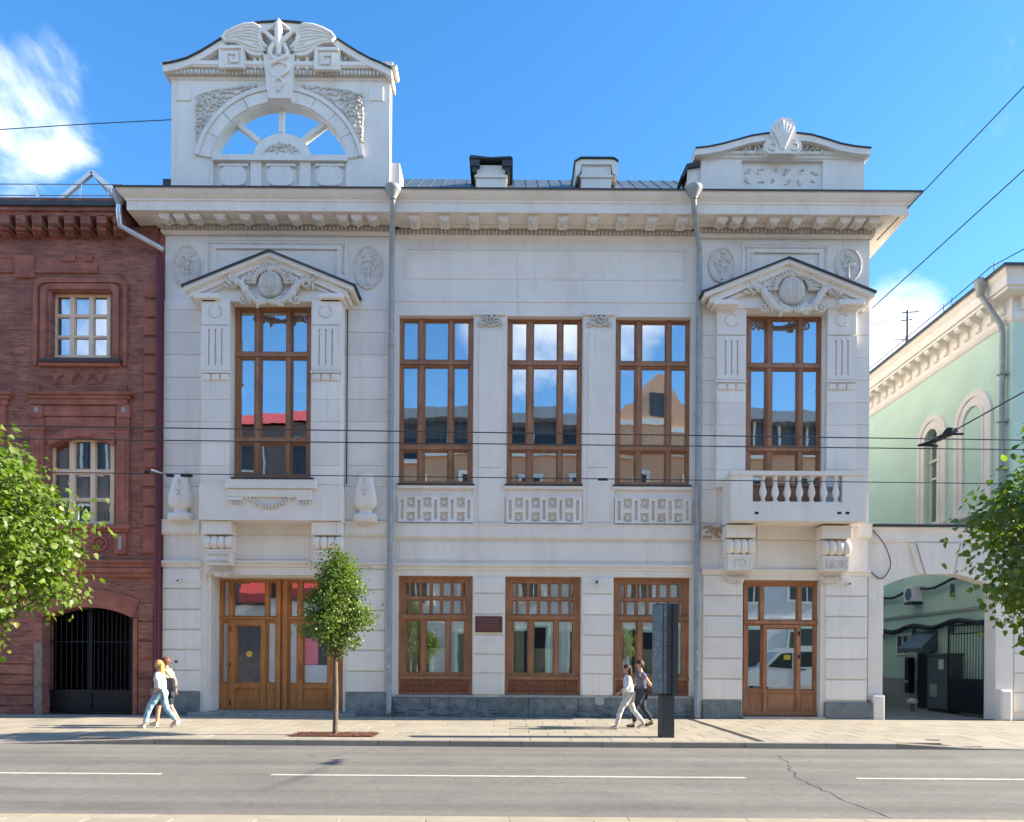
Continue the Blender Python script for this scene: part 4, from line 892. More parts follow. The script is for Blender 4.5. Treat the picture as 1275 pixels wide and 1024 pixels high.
# archivolt voussoirs
for k in range(9):
    a0 = 180 - aO - k * (180 - 2 * aO) / 9; a1 = 180 - aO - (k + 1) * (180 - 2 * aO) / 9
    if k == 4: continue
    part(MB().strip(arc(87.5, a0 - .25, a1 + .25, 6), arc(101, a0 - .25, a1 + .25, 6), -.06, .003), 'voussoir', STUCCO2)
part(MB().strip(arc(101.5, 180 - aO, aO, 40), arc(106.5, 180 - aO, aO, 40), -.10, .003), 'archivolt_moulding')
# lunette: sill, spokes, half disc, panels below
part(MB().pb(262, 192.5, 430.5, 199.5, -.10, TT), 'lunette_sill')
hd = [(PX(347.5 + 36 * math.cos(R_(t))), PZ(193 - 30 * math.sin(R_(t)), 347)) for t in range(0, 181, 9)]
part(MB().prism(hd, .12, .5), 'lunette_disc'); m = MB(); y = .11
m.tube([(PX(347.5 + 23 * math.cos(R_(t))), y, PZ(190 - 13 * math.sin(R_(t)), 347)) for t in range(0, 181, 15)], .03, 6); relief(m, [(328, 189), (367, 189), (358, 180), (347, 177), (337, 180)], y, 26, 4.5, rng, .04); part(m, 'disc_carving', CARVE)
for (a, b_) in (((347.5, 164), (347.5, 127)), ((321, 175), (291, 152)), ((373, 175), (403, 152))):
    d = Vector((b_[0] - a[0], b_[1] - a[1])).normalized(); n_ = Vector((-d.y, d.x)) * 2.7
    part(MB().pp([(a[0] + n_.x, a[1] + n_.y), (b_[0] + n_.x, b_[1] + n_.y), (b_[0] - n_.x, b_[1] - n_.y), (a[0] - n_.x, a[1] - n_.y)], .2, .42), 'lunette_spoke')
part(MB().box(PX(263.5), PX(428.5), .08, TT - .05, 15.6, zS), 'lunette_base')
for a, b_ in ((310, 323), (371, 384.5)): part(MB().pb(a, 199.5, b_, 240, -.02, .09), 'base_pilaster')
for cx_ in (288.5, 347.5, 408.5):
    part(MB().pb(cx_ - 19.5, 203, cx_ + 19.5, 238, .055, .085), 'base_panel')
    X, Z = PX(cx_), PZ(219.5, cx_); part(MB().prism([(X + .40 * math.copysign(abs(math.cos(t)) ** .62, math.cos(t)), Z + .31 * math.copysign(abs(math.sin(t)) ** .62, math.sin(t))) for t in [2 * math.pi * k / 28 for k in range(28)]], -.03, .06), 'rounded_boss'); part(MB().pb(cx_ - 18, 204, cx_ + 18, 206.5, -.05, .06), 'boss_lip')
# corner squares, spandrels
for a in (216.5, 456.5): part(MB().pb(a, 107, a + 18.5, 125.5, -.04, .003, .02), 'corner_square')
for s in (-1, 1):
    spx = [(242.5, 120.5), (262, 114), (290, 110.5), (317, 107.5)]
    ed = [(acx + 109 * math.cos(R_(t)), acy - 109 * math.sin(R_(t))) for t in range(108, 163, 4)] + [(242.5, 172)]
    pl = spx + [p for p in ed if p[0] > 242.5 and p[1] > 108] + [(242.5, 172)]
    if s == 1: pl = [(2 * acx - x, y) for x, y in pl]
    part(MB().pp(pl, -.012, .003), 'spandrel_ground'); m = MB(); q = [(x, y) for x, y in pl]
    m.tube([(PX(x), -.03, PZ(y, x)) for x, y in q] + [(PX(q[0][0]), -.03, PZ(q[0][1], q[0][0]))], .024, 5); relief(m, q, -.015, 130, 5.2, rng, .05); part(m, 'spandrel_carving', CARVE)
# attic cornice and curved pediment
zc0, zc1 = PZ(99, acx), PZ(91, acx)
part(MB().sweep([(TX0, TT), (TX0, 0), (TX1, 0), (TX1, TT)], [(0, zc0 - .06), (.04, zc0 - .04), (.04, zc0), (.07, zc0 + .0), (.07, zc1), (.2, zc1 + .02), (.24, zc1 + .09), (0, zc1 + .12)]), 'attic_cornice')
eggs(TX0 - .05, TX1 + .05, -.13, (zc0 + zc1) / 2, 60, .14)
z1_ = lambda u, v: (190 + u / 3.984, 10 + v / 3.984)
prof = [z1_(*p) for p in ((40, 283), (100, 272), (160, 255), (220, 225), (290, 183), (340, 150), (400, 112), (450, 92), (520, 78), (615, 72), (710, 78), (780, 92), (830, 112), (890, 150), (945, 186), (1010, 226), (1070, 258), (1125, 280), (1175, 306))]
prof = [(x, y + K * (x - HX) * 0) for x, y in prof]
zb_ = PZ(91, acx) + .08
part(MB().prism([(PX(x, -.02), PZ(y + 5, x)) for x, y in prof] + [(PX(482, -.02), zb_), (PX(203, -.02), zb_)], -.02, TT - .02), 'curved_gable')
up = [(PX(x, -.25), PZ(y, x, -.25)) for x, y in prof]; lo = [(PX(x, -.25), PZ(y + 8.5, x, -.25)) for x, y in prof]
part(MB().strip(lo, up, -.25, TT + .15), 'gable_moulding'); part(MB().strip([(a, b_ + .003) for a, b_ in up], [(a, b_ + .045) for a, b_ in up], -.30, TT + .2), 'gable_flashing', DARKM)
lo2 = [(PX(x, -.12), PZ(y + 12, x, -.12)) for x, y in prof[1:-1]]; up2 = [(PX(x, -.12), PZ(y + 9, x, -.12)) for x, y in prof[1:-1]]; part(MB().strip(lo2, up2, -.12, .0), 'gable_fillet')
part(MB().box(PX(204, -.25), PX(486, -.25), -.24, TT + .1, zb_ - .02, zb_ + .10), 'gable_base')
def keyblock(cx_, cy_, s):
    """square Greek-key block"""
    y = -.275; part(MB().pb(cx_ - 16.5, cy_ - 15, cx_ + 16.5, cy_ + 14, y, .0, .015), 'key_block')
    w = 3.0; m = MB()
    P = [(-13, -12), (13, -12), (13, 12), (-7, 12), (-7, -5), (6, -5), (6, 5), (-1, 5), (-1, 1)]
    for (a, b_), (c, d) in zip(P, P[1:]):
        xa, xb = sorted((a * s, c * s)); ya, yb2 = sorted((b_, d)); m.pb(cx_ + xa - w / 2, cy_ + ya - w / 2, cx_ + xb + w / 2, cy_ + yb2 + w / 2, y - .06 - .002 * rng.random(), y + .001)
    part(m, 'greek_key')
keyblock(285.5, 70.5, 1); keyblock(404, 73, -1)
for (a, b_, c) in (((312, 69), 85, -1), ((319, 69), 85, 0), ((365.5, 70), 86, 0), ((377, 70), 86, 1)): part(MB().pb(a[0], a[1], a[0] + 4.5, b_, -.2, .0, .02), 'gable_drop')
for s, pl in ((-1, [(236, 84.5), (268, 62), (268, 84.5)]), (1, [(421, 64), (421, 87), (455, 88)])):
    m = MB(); relief(m, pl, -.03, 34, 6, rng, .07); m.tube([(PX(x), -.04, PZ(y, x)) for x, y in pl + [pl[0]]], .025, 5); part(m, 'gable_carving', CARVE)
# keystone with caduceus
ks = [z1_(*p) for p in ((536, 230), (692, 230), (673, 447), (562, 447))]
part(MB().pp(ks, -.287, .0), 'keystone')
m = MB(); y = -.315
def Cz(u, v): p = z1_(u, v); return (PX(p[0], y), y, PZ(p[1], p[0], y))
for s in (-1, 1):
    pts = [Cz(614 + s * w, v) for w, v in ((24, 180), (42, 215), (38, 238), (0, 262), (-44, 285), (-40, 320), (0, 345), (24, 370), (0, 400), (-12, 415))]
    fine = []
    for i in range(len(pts) - 1):
        for k in range(4):
            t = k / 4; p0, p1, p2, p3 = [Vector(pts[max(0, min(len(pts) - 1, i + q))]) for q in (-1, 0, 1, 2)]
            v_ = .5 * ((2 * p1) + (-p0 + p2) * t + (2 * p0 - 5 * p1 + 4 * p2 - p3) * t * t + (-p0 + 3 * p1 - 3 * p2 + p3) * t ** 3); v_.y = y + .03 * s * math.sin(i * 1.5 + k * .4); fine.append(v_)
    m.tube(fine, [.075 - .05 * i / len(fine) for i in range(len(fine))], 8)
part(m, 'entwined_serpents', STUCCO)
m = MB(); m.tube([Cz(614, 55), Cz(614, 75), Cz(614, 110), Cz(614, 170), Cz(614, 235)], [.02, .09, .13, .12, .06], 8); part(m, 'staff', STUCCO)
m = MB()
for s in (-1, 1):
    m.tube([Cz(614 + s * a, b_) for a, b_ in ((2, 172), (30, 155), (70, 118), (115, 88))], [.09, .075, .06, .03], 8); m.tube([Cz(614 + s * a, b_) for a, b_ in ((0, 62), (28, 84), (58, 112))], .03, 6); m.tube([Cz(614 + s * a, b_) for a, b_ in ((60, 118), (92, 120), (98, 150), (78, 178), (58, 196))], [.05, .06, .06, .05, .04], 8)
part(m, 'ribbon_scrolls', STUCCO)
for s in (-1, 1):
    m = MB(); w0 = -.295
    out = [(70, 228), (100, 236), (135, 232), (165, 215), (180, 190), (215, 172), (262, 168), (278, 150), (262, 128), (220, 105), (170, 88), (125, 84), (95, 100), (88, 150), (66, 195)]
    m.prism([(PX(z1_(614 + s * a, b_)[0], w0), PZ(z1_(614 + s * a, b_)[1], 344, w0)) for a, b_ in out], w0, .0)
    y = w0
    tp = [(66, 195), (88, 150), (95, 100), (125, 84), (170, 88), (220, 105), (262, 128), (278, 150)]; bt = [(66, 215), (70, 228), (100, 236), (135, 232), (165, 215), (180, 190), (215, 172), (278, 152)]
    def samp(L, u): x = u * (len(L) - 1); i = min(int(x), len(L) - 2); f = x - i; return (L[i][0] + (L[i + 1][0] - L[i][0]) * f, L[i][1] + (L[i + 1][1] - L[i][1]) * f)
    for k in range(9):
        f = (k + .5) / 9; pts = []
        for q in range(15):
            u = .12 + (.80 - .05 * k * (k % 3)) * q / 14; a_, b2 = samp(tp, u), samp(bt, u); p = z1_(614 + s * (a_[0] + (b2[0] - a_[0]) * f), a_[1] + (b2[1] - a_[1]) * f); pts.append((PX(p[0], y), y - .005, PZ(p[1], p[0], y)))
        m.tube(pts, [.02 + .028 * math.sin(math.pi * min(1, (q + 2) / 16)) for q in range(15)], 6)
    part(m, 'wing', STUCCO)
    part(MB().tube([(PX(z1_(614 + s * a, b_)[0], w0), w0 - .02, PZ(z1_(614 + s * a, b_)[1], 344, w0)) for a, b_ in ((95, 100), (125, 84), (170, 88), (220, 105), (262, 128), (278, 150), (262, 168))], .05, 7), 'wing_edge')
part(MB().pb(482.5, 203, 495.5, 240, .1, .9), 'attic_buttress'); part(MB().box(PX(199), PX(210.5), .1, .6, 16.2, 16.75), 'vent_cap', DARKM)
# ---------------------------------------------------------------- right attic
z3 = lambda u, v: (840 + u / 3.864, 130 + v / 3.864)
def q3(u0, v0, u1, v1): a = z3(u0, v0); b_ = z3(u1, v1); return (a[0], a[1], b_[0], b_[1])
AY = .05
AX0, AX1 = PX(870.5, AY), PX(1074, AY); zA = PZ(198, 972, AY)
part(MB().grid((AX0, AX1, 15.6, zA), [(PX(921.5, AY), PX(1023, AY), 15.0, zA - .05)], AY, AY + .35), 'attic_wall'); part(MB().box(AX0 + .01, AX1 - .01, AY + .36, AY + .9, 15.6, zA - .01), 'attic_back_wall')
part(MB().box(PX(919, AY), PX(1025, AY), AY + .12, AY + .34, 15.62, zA - .04), 'attic_panel')
for j in range(2):
    for i in range(6):
        cx_, cy_ = 928.5 + i * 16.6, 213.5 + j * 13; y = AY + .11; m = MB(); r = random.Random(i * 7 + j * 3 + 1); pts = []
        for q in range(4): pts.append((PX(cx_ + r.uniform(-4, 4), y), y, PZ(cy_ + r.uniform(-4, 4), cx_, y)))
        m.tube(pts, .028, 5); m.ell(pts[1], .06, .03, .05, r.uniform(0, 3), 6, 4); part(m, 'attic_glyph', CARVE)
part(MB().sweep([(AX0, .9), (AX0, AY), (AX1, AY), (AX1, .9)], [(0, zA - .03), (.05, zA), (.05, zA + .05), (.12, zA + .09), (.12, zA + .16), (0, zA + .17)]), 'attic_cornice')
ap = [z3(*p) for p in ((92, 214), (150, 208), (220, 194), (290, 175), (360, 155), (440, 143), (512, 138), (590, 143), (650, 150), (720, 170), (790, 193), (860, 206), (937, 214))]
up = [(PX(x, -.2), PZ(y, x, -.2)) for x, y in ap]; zq = zA + .15
part(MB().prism([(PX(x, AY), PZ(y + 4, x, AY)) for x, y in ap] + [(AX1 + .05, zq), (AX0 - .05, zq)], AY, .85), 'attic_gable')
part(MB().strip([(a, b_ - .19) for a, b_ in up], up, -.2, .9), 'gable_moulding'); part(MB().strip([(a, b_ + .003) for a, b_ in up], [(a, b_ + .035) for a, b_ in up], -.24, .95), 'gable_flashing', DARKM)
for s in (-1, 1):
    pl = [z3(*p) for p in (((245, 236), (330, 195), (420, 172), (425, 236)) if s < 0 else ((600, 176), (690, 190), (785, 234), (600, 236)))]
    m = MB(); relief(m, pl, .0, 34, 5.5, rng, .06); m.tube([(PX(x, -.02), -.02, PZ(y, x, -.02)) for x, y in pl + [pl[0]]], .02, 5); part(m, 'gable_carving', CARVE)
    c = z3(512 + s * 53, 205); X, Z = PX(c[0], -.2), PZ(c[1], c[0], -.2); part(MB().lathe([(.24, 0), (.25, .02), (.25, .3)], (X, -.24, Z), 20, 'y').tube(spiral(X, Z, -.26, .19, .06, 1.1, R_(90), s, 22), .03, 6), 'volute')
sh = [z3(*p) for p in ((470, 236), (478, 200), (462, 165), (452, 140), (455, 110), (470, 85), (492, 69), (512, 62), (540, 66), (560, 78), (572, 100), (576, 140), (560, 162), (546, 200), (554, 236))]
part(MB().pp(sh, -.30, .3), 'shell'); m = MB()
for k in range(-3, 4): a = z3(512, 215); b_ = z3(512 + k * 17, 78 + abs(k) * 11); m.tube([(PX(a[0] + k * .6, -.31), -.31, PZ(a[1], a[0], -.31)), (PX((a[0] + b_[0] * 1.6) / 2.6, -.31), -.35, PZ((a[1] + b_[1] * 1.6) / 2.6, b_[0], -.31)), (PX(b_[0], -.31), -.31, PZ(b_[1], b_[0], -.31))], [.02, .05, .04], 7)
part(m, 'shell_ribs', STUCCO)
part(MB().pb(853.5, 207, 870, 240, .12, .8), 'attic_buttress'); part(MB().pp([(846, 219), (853, 204), (870, 201), (870, 206), (855, 208.5), (849, 221)], .0, .8), 'buttress_flashing', DARKM)
# ---------------------------------------------------------------- downpipes
def pipe(pts, r, name, mat, parent, n=10): return MB().tube(pts, r, n).build(name, mat, parent)
for (pt, pw, yw) in ((487.5, 486.5, -.12), (862, 869.5, -.10)):
    p = pipe([(PX(pt, -1.08), -1.08, PZ(246, pt, -1.08)), (PX(pt + (1 if pt > 600 else 0), -1.0), -1.0, PZ(262, pt, -1.0)), (PX(pw, yw - .05), yw - .05, PZ(312, pw, yw)), (PX(pw, yw), yw, PZ(325, pw, yw)), (PX(pw, yw), yw, .30), (PX(pw, yw - .05), yw - .1, .12), (PX(pw, yw - .1), yw - .22, .05)], .085, 'downpipe', ZINC, house)
    X = PX(pt, -1.08); MB().lathe([(.09, -.02), (.10, .02), (.22, .22), (.24, .26), (.24, .34), (.2, .37), (.12, .42)], (X, -1.10, PZ(248, pt, -1.08)), 16).build('rainwater_head', ZINC, p)
    for z in (3, 5.2, 7.3, 9.4, 11.5): MB().lathe([(.092, -.02), (.098, -.015), (.098, .015), (.092, .02)], (PX(pw, yw), yw, z), 12).build('pipe_joint', ZINC, p)
    for z in (2.05, 1.55): MB().lathe([(.03, 0), (.03, .01)], (PX(pw, yw), yw - .095, z), 8, 'y').build('sticker', WHITEP, p)
MB().tube([(PX(431.5, -.1), -.05, PZ(366, 431, -.1)), (PX(431.5, -.1), -.05, PZ(603, 431, -.1))], .018, 6).build('lightning_cable', CABLE, house)
# plaque and small fittings
pq = thing('wall_plaque', 'red brown lettered plaque on the pier between the first two ground floor windows', 'plaque')
MB().pb(593.5, 767.5, 627, 787.5, CY - .085, CY - .045, .01).build('plate', PLAQUE, pq)
fr = RC(593.5, 767.5, 627, 787.5, CY - .085); MB().grid(fr, [(fr[0] + .025, fr[1] - .025, fr[2] + .025, fr[3] - .025)], CY - .095, CY - .084).build('rim', PLAQUE, pq)
yq = CY - .088; cxq = PX(610.5, yq)
for k, (zz, w, h) in enumerate(((771.5, .30, .045), (775, .26, .03), (778.5, .34, .022), (781, .30, .022), (783.5, .32, .022))):
    r = random.Random(k); x = cxq - w; m = MB()
    while x < cxq + w: a = r.uniform(.015, .04); m.box(x, x + a, yq - .004, yq, PZ(zz, 610, yq) - h / 2, PZ(zz, 610, yq) + h / 2); x += a + r.uniform(.008, .02)
    m.build('text_line', PLTXT, pq)
def seccam(px, py, y, lab, grey=False):
    t = thing('security_camera', lab, 'camera'); X, Z = PX(px, y), PZ(py, px, y)
    MB().lathe([(.05, 0), (.05, .02), (.03, .06)], (X + .04, y - .06, Z + .02), 12, 'y').build('mount', WHITEP, t); MB().lathe([(.045, -.12), (.05, -.1), (.05, .08), (.04, .10)], (X, y - .08, Z), 12, 'y').build('body', WHITEP if not grey else ZINC, t); MB().lathe([(.03, -.005), (.03, .005)], (X, y - .2, Z), 12, 'y').build('lens', BLACK, t)
seccam(226, 724, -.02, 'white bullet security camera on the top block left of the oak entrance'); seccam(1056, 728, -.02, 'white bullet security camera on the top block right of the balcony door')
t = thing('wall_fitting', 'small dark round socket in a block left of the oak entrance', 'socket'); MB().lathe([(.05, -.01), (.05, .03)], (PX(222), -.05, PZ(824, 222)), 12, 'y').build('rim', ZINC, t); MB().lathe([(.03, -.015), (.03, .0)], (PX(222), -.055, PZ(824, 222)), 12, 'y').build('hole', BLACK, t)
t = thing('alarm_sounder', 'pale round alarm with dark centre high on the pier beside the third ground floor window', 'alarm'); X, Z = PX(744.5), PZ(725, 744); MB().lathe([(.12, .02), (.13, -.02), (.11, -.05), (.06, -.08)], (X, CY - .06, Z), 20, 'y').build('housing', WHITEP, t); MB().lathe([(.05, -.01), (.04, .02)], (X, CY - .16, Z), 12, 'y').build('grille', GREYBOX, t)
t = thing('bracket_lamp', 'thin black bracket arm on the wall above the small street tree', 'lamp'); MB().tube([(PX(452), -.05, PZ(713, 452)), (PX(452), -.5, PZ(713, 452)), (PX(430, -.5), -.5, PZ(713, 430, -.5))], .02, 6).build('arm', BLACK, t); MB().pb(424, 713, 434, 722, -.55, -.4).build('lamp_head', BLACK, t)
# ================================================================== RED BRICK HOUSE
bh = thing('brick_house', 'old dark red brick house with corbelled eaves and cream windows', 'building')
BY0 = .06
def bp(mb, name, mat=BRICKP, **k): return mb.build(name, mat, bh, **k)
BX0, BX1 = -24.0, PX(196, BY0)
W1 = (63, 363, 137.5, 446); W2 = (61, 545, 143.5, 652.5); GT = (54, 756, 167, 892)
h1, h2, hg = RC(*W1, BY0), RC(*W2, BY0), RC(*GT, BY0)
ZB = PZ(268, 80, BY0)
bp(MB().grid((BX0, BX1, 0, ZB - .35), [h1, h2, (hg[0], hg[1], -.1, hg[3])], BY0, BY0 + .6), 'wall', BRICK)
bp(MB().box(BX0, PX(151, BY0), BY0 + .01, BY0 + .6, ZB - .35, ZB + .55), 'wall_top', BRICK)
bp(MB().box(BX0, BX1, BY0 + .6, 12, 0, .1), 'floor', ROOM); bp(MB().box(BX0, BX1, 11.5, 12, .1, 15), 'back_wall', BRICK); bp(MB().box(BX0, BX1, 5.0, 5.2, 3.9, 15), 'partition', ROOM); bp(MB().box(BX0, BX1, .7, 11.4, 4.3, 4.5), 'floor_slab', ROOM); bp(MB().box(BX0, BX1, .1, 12, 14.9, 15.05), 'ceiling', ROOM); bp(MB().box(BX0 - .3, BX0, .06, 12, 0, 15), 'side_wall', BRICK)
def arch_fill(r, sag, y0, y1, name, mat):
    x0, x1, z0, z1 = r; c = (x0 + x1) / 2; a = (x1 - x0) / 2; Rr = (a * a + sag * sag) / (2 * sag); cz = z1 - Rr; th = math.asin(a / Rr)
    pts = [(c + Rr * math.sin(-th + 2 * th * k / 16), cz + Rr * math.cos(-th + 2 * th * k / 16)) for k in range(17)]
    for s in (0, 1):
        half = pts[:9] if s == 0 else pts[8:]
        bp(MB().prism(half + [(c, z1 + .003), (x0 if s == 0 else x1, z1 + .003)] if s == 0 else [(c, z1 + .003)] + half + [(x1, z1 + .003)], y0, y1), name, mat)
    return pts
arch_fill(h2, .30, BY0 + .005, BY0 + .595, 'arch_infill', BRICKP); pg = arch_fill(hg, .33, BY0 + .005, BY0 + .595, 'arch_infill', BRICKP)
# gate surround: smooth wide band with voussoirs
c = (hg[0] + hg[1]) / 2
for k in range(11):
    a0, a1 = pg[int(k * 16 / 11)], pg[int((k + 1) * 16 / 11)]
    e = lambda p: (p[0] + (p[0] - c) * .16, p[1] + .55)
    bp(MB().prism([a0, a1, e(a1), e(a0)], BY0 - .035, BY0 + .004), 'gate_voussoir')
bp(MB().pb(44, 800, 53.5, 892, BY0 - .05, BY0 + .01), 'gate_jamb', M('grey_brown_render', (.27, .21, .18), .9, .25, 4, .15, .3, 30)); bp(MB().pb(167.5, 770, 172.5, 892, BY0 - .05, BY0 + .01), 'gate_jamb')
gy = BY0 + .42
for s, (a, b_) in enumerate(((54, 115), (115.3, 167))):
    r = RC(a, 752, b_, 891, gy); m = MB().box(r[0], r[1], gy, gy + .03, .06, PZ(861, 100, gy)); m.grid((r[0], r[1], .05, r[3] - .02), [(r[0] + .05, r[1] - .05, PZ(859, 100, gy), r[3] - .10), (r[0] + .05, r[1] - .05, .10, PZ(863, 100, gy))], gy - .03, gy - .001)
    n_ = 9
    lf = bp(m, 'gate_leaf', BLUEBLK)
    for k in range(n_): X = r[0] + .1 + (r[1] - r[0] - .2) * k / (n_ - 1); MB().tube([(X, gy + .01, PZ(860, 100, gy)), (X, gy + .01, r[3] - .1)], .014, 6).build('bar', BLUEBLK, lf)
    MB().box(r[0] + .05, r[1] - .05, gy - .012, gy + .022, PZ(800, 100, gy), PZ(798.5, 100, gy)).build('rail', BLUEBLK, lf)
bp(MB().box(hg[0] - .5, hg[1] + .5, BY0 + 3.2, BY0 + 3.3, .0, 4.2), 'passage_shade_back', BLUEBLK)  # back sheet coloured near black: the passage's shade is put into its colour
# cream windows
def cream_window(rect, rows, yf, seed, arch=0):
    x0, y0, x1, y1 = rect; w = x1 - x0
    cs = [(x0 + .075 * w, x0 + .315 * w), (x0 + .385 * w, x0 + .635 * w), (x0 + .70 * w, x0 + .935 * w)]
    o = joinery(bh, 'window', rect, [(a, c, b_, d) for c, d in rows for a, b_ in cs], yf, CREAM, depth=.1, outer=.06, sash=.03)
    r = RC(*rect, yf)
    for k in range(3): a = PX(cs[k][0], yf); b2 = PX(cs[k][1], yf); curtain(o, a, a + (b2 - a) * .5, r[2] + .1, r[3] - .1, yf + .3, CURT, 3, .02, seed + k)
    return o
cream_window(W1, [(368.5, 392), (394.5, 418.5), (420.5, 443)], BY0 + .2, 51); cream_window(W2, [(548.5, 585), (590, 621), (623.5, 650)], BY0 + .2, 55)
# surround of the upper window: two nested arched bands
def surround(x0, x1, ytop, ybot, wpx, yf, rad, name):
    def path(o):
        P = [(x0 + o, ybot)]; rr = rad - o * .6
        for k in range(9): a = math.pi - k * math.pi / 16; P.append((x0 + o + rr + rr * math.cos(a), ytop + o + rr * .7 - rr * .7 * math.sin(a)))
        for k in range(9): a = math.pi / 2 - k * math.pi / 16; P.append((x1 - o - rr + rr * math.cos(a), ytop + o + rr * .7 - rr * .7 * math.sin(a)))
        P.append((x1 - o, ybot)); return [(PX(x, yf), PZ(y, x, yf)) for x, y in P]
    bp(MB().strip(path(wpx), path(0), yf, BY0 + .004), name)
surround(40, 157, 346.5, 455, 5, BY0 - .07, 14, 'window_surround'); surround(49, 146.5, 353, 447, 7, BY0 - .05, 11, 'window_surround')
bp(MB().pb(47, 446.5, 149, 450, BY0 - .16, BY0 + .2), 'window_sill', DARKM); bp(MB().pb(47, 450.2, 149, 455.5, BY0 - .10, BY0), 'sill_course')
for k in range(4): cx_ = 69 + k * 18.7; bp(MB().pp([(cx_ - 8, 465), (cx_ + 8, 465), (cx_, 477)], BY0 - .05, BY0 + .004), 'triangle_tile'); bp(MB().pp([(cx_ - 4.5, 466.5), (cx_ + 4.5, 466.5), (cx_, 473)], BY0 - .075, BY0 - .048), 'triangle_tile')
bp(MB().pb(40, 479, 48, 488, BY0 - .06, BY0), 'bracket_block'); bp(MB().pb(149, 479, 157, 488, BY0 - .06, BY0), 'bracket_block')
# entablature and pilasters of the middle window
for (a, y0, b_, y1, d) in ((30, 487, 164, 490.5, .20), (33, 490.5, 161, 496, .14), (36, 496.3, 158, 503.5, .10)):
    bp(MB().pb(a, y0, b_, y1, BY0 - d, BY0), 'window_cornice'); 
for (a, y0, b_, y1, d) in ((-30, 487, 12, 490.5, .20), (-30, 490.5, 10, 496, .14), (-30, 496.3, 8, 503.5, .10), (-30, 504, 6, 700, .06)): bp(MB().pb(a, y0, b_, y1, BY0 - d, BY0), 'window_cornice')
bp(MB().pb(37, 504, 51.5, 520, BY0 - .12, BY0, .015), 'pilaster_block'); bp(MB().pb(145, 504, 161, 520, BY0 - .12, BY0, .015), 'pilaster_block')
for cx_ in (44.5, 153): bp(MB().pb(cx_ - 2.5, 507, cx_ + 2.5, 513, BY0 - .14, BY0 - .11, .01), 'inset_tile', GREYBASE)
bp(MB().pb(52, 505, 144.5, 518, BY0 - .045, BY0, .01), 'frieze_panel'); bp(MB().pb(54, 520, 143, 531, BY0 - .03, BY0, .01), 'frieze_panel')
for a in (145.5, 38.5): bp(MB().pb(a, 521, a + 15, 654, BY0 - .08, BY0), 'window_pilaster'); bp(MB().pb(a + 4.5, 542, a + 10.5, 637, BY0 - .11, BY0 - .078, .015), 'pilaster_rib'); bp(MB().pb(a - 1, 531, a + 16, 535, BY0 - .11, BY0), 'pilaster_cap')
x0, x1 = h2[0], h2[1]; bp(MB().strip([(x, z + .02) for x, z in [(x0 + (x1 - x0) * k / 16, h2[3] - .30 * (2 * k / 16 - 1) ** 2) for k in range(17)]], [(x, z + .30) for x, z in [(x0 + (x1 - x0) * k / 16, h2[3] - .30 * (2 * k / 16 - 1) ** 2) for k in range(17)]], BY0 - .04, BY0 + .004), 'window_arch')
bp(MB().pb(57, 653, 162, 658, BY0 - .16, BY0 + .2), 'window_sill', BRICKP); bp(MB().pb(57, 658.3, 160, 662, BY0 - .08, BY0), 'sill_course')
bp(MB().pb(143, 664, 158, 690, BY0 - .07, BY0, .015), 'pedestal_block'); bp(MB().pb(148, 668, 152, 684, BY0 - .085, BY0 - .068), 'pedestal_slot', GREYBASE)
m = MB(); X, Z = PX(125.5, BY0), PZ(677, 125, BY0); m.tube([(X + .22 * math.cos(t), BY0 - .03, Z + .22 * math.sin(t)) for t in [2 * math.pi * k / 24 for k in range(25)]], .04, 6); m.tube(spiral(X, Z, BY0 - .02, .12, .02, 1.4, 0, 1, 20), .03, 6); bp(m, 'rosette')
# belts above the gate
for (y0, y1, d) in ((697, 700, .16), (700, 706, .10), (706.5, 712, .14), (712.3, 718, .07)): bp(MB().pb(-90, y0, 193, y1, BY0 - d, BY0), 'brick_belt')
for (y0, y1, d) in ((317, 321, .05), (321.3, 336, .03), (336.3, 339, .06)): bp(MB().pb(-90, y0, 120 if y0 > 318 else 40, y1, BY0 - d, BY0), 'brick_belt')
for a, b_ in ((16, 41), (74, 92), (102, 113)): bp(MB().pb(a, 318, b_, 345 if a == 16 else 325, BY0 - .08, BY0), 'brick_drop')
# quoins
ys = [348, 372, 396, 419, 442, 466, 489, 512, 537, 560, 584, 607, 631, 655, 690]
for k, (a, b_) in enumerate(zip(ys, ys[1:])): bp(MB().pb(178.5, a + 1.6, 195, b_ - 1.6, BY0 - .06, BY0, .015), 'quoin')
for k, (a, b_) in enumerate(zip([750, 774, 797.5, 821, 845, 868], [774, 797.5, 821, 845, 868, 892])): bp(MB().pb(174, a + 1.5, 193, b_ - 1.2, BY0 - .06, BY0, .02), 'quoin', BRICK)
for k in range(6): bp(MB().pb(-40, 815 + k * 13, 43, 815 + k * 13 + 10.5, BY0 - .05 - .02 * (k % 2), BY0), 'base_course', BRICK)
# eaves with corbels
for k in range(-4, 8):
    cx_ = 13.5 + k * 20.2 - 10; o = MB()
    for (y0, y1, w, d) in ((268, 278, 12, .50), (278, 286, 11.5, .36), (286, 291, 10, .24), (291, 295, 8, .12)): o.pb(cx_ - w / 2, y0, cx_ + w / 2, y1, BY0 - d, BY0)
    if cx_ < 152: bp(o, 'corbel', BRICK)
for (y0, y1, d) in ((261.5, 268, .50), (255.5, 261.3, .58)): bp(MB().pb(-110, y0, 150, y1, BY0 - d, BY0 + .3), 'eave_course', BRICK)
bp(MB().pb(-110, 249.5, 154, 255, BY0 - .66, BY0 + .6), 'eave_flashing', DARKM)
ze = PZ(250, 0, -.6); bp(MB().add([(BX0, -.6, ze), (PX(150), -.6, ze), (PX(150), 8, ze + .9), (BX0, 8, ze + .9)], [(0, 1, 2, 3)]), 'roof', ROOFM)
bp(MB().box(BX1, XL + .03, .1, .3, 0, 15.1), 'party_strip', BRICKP)
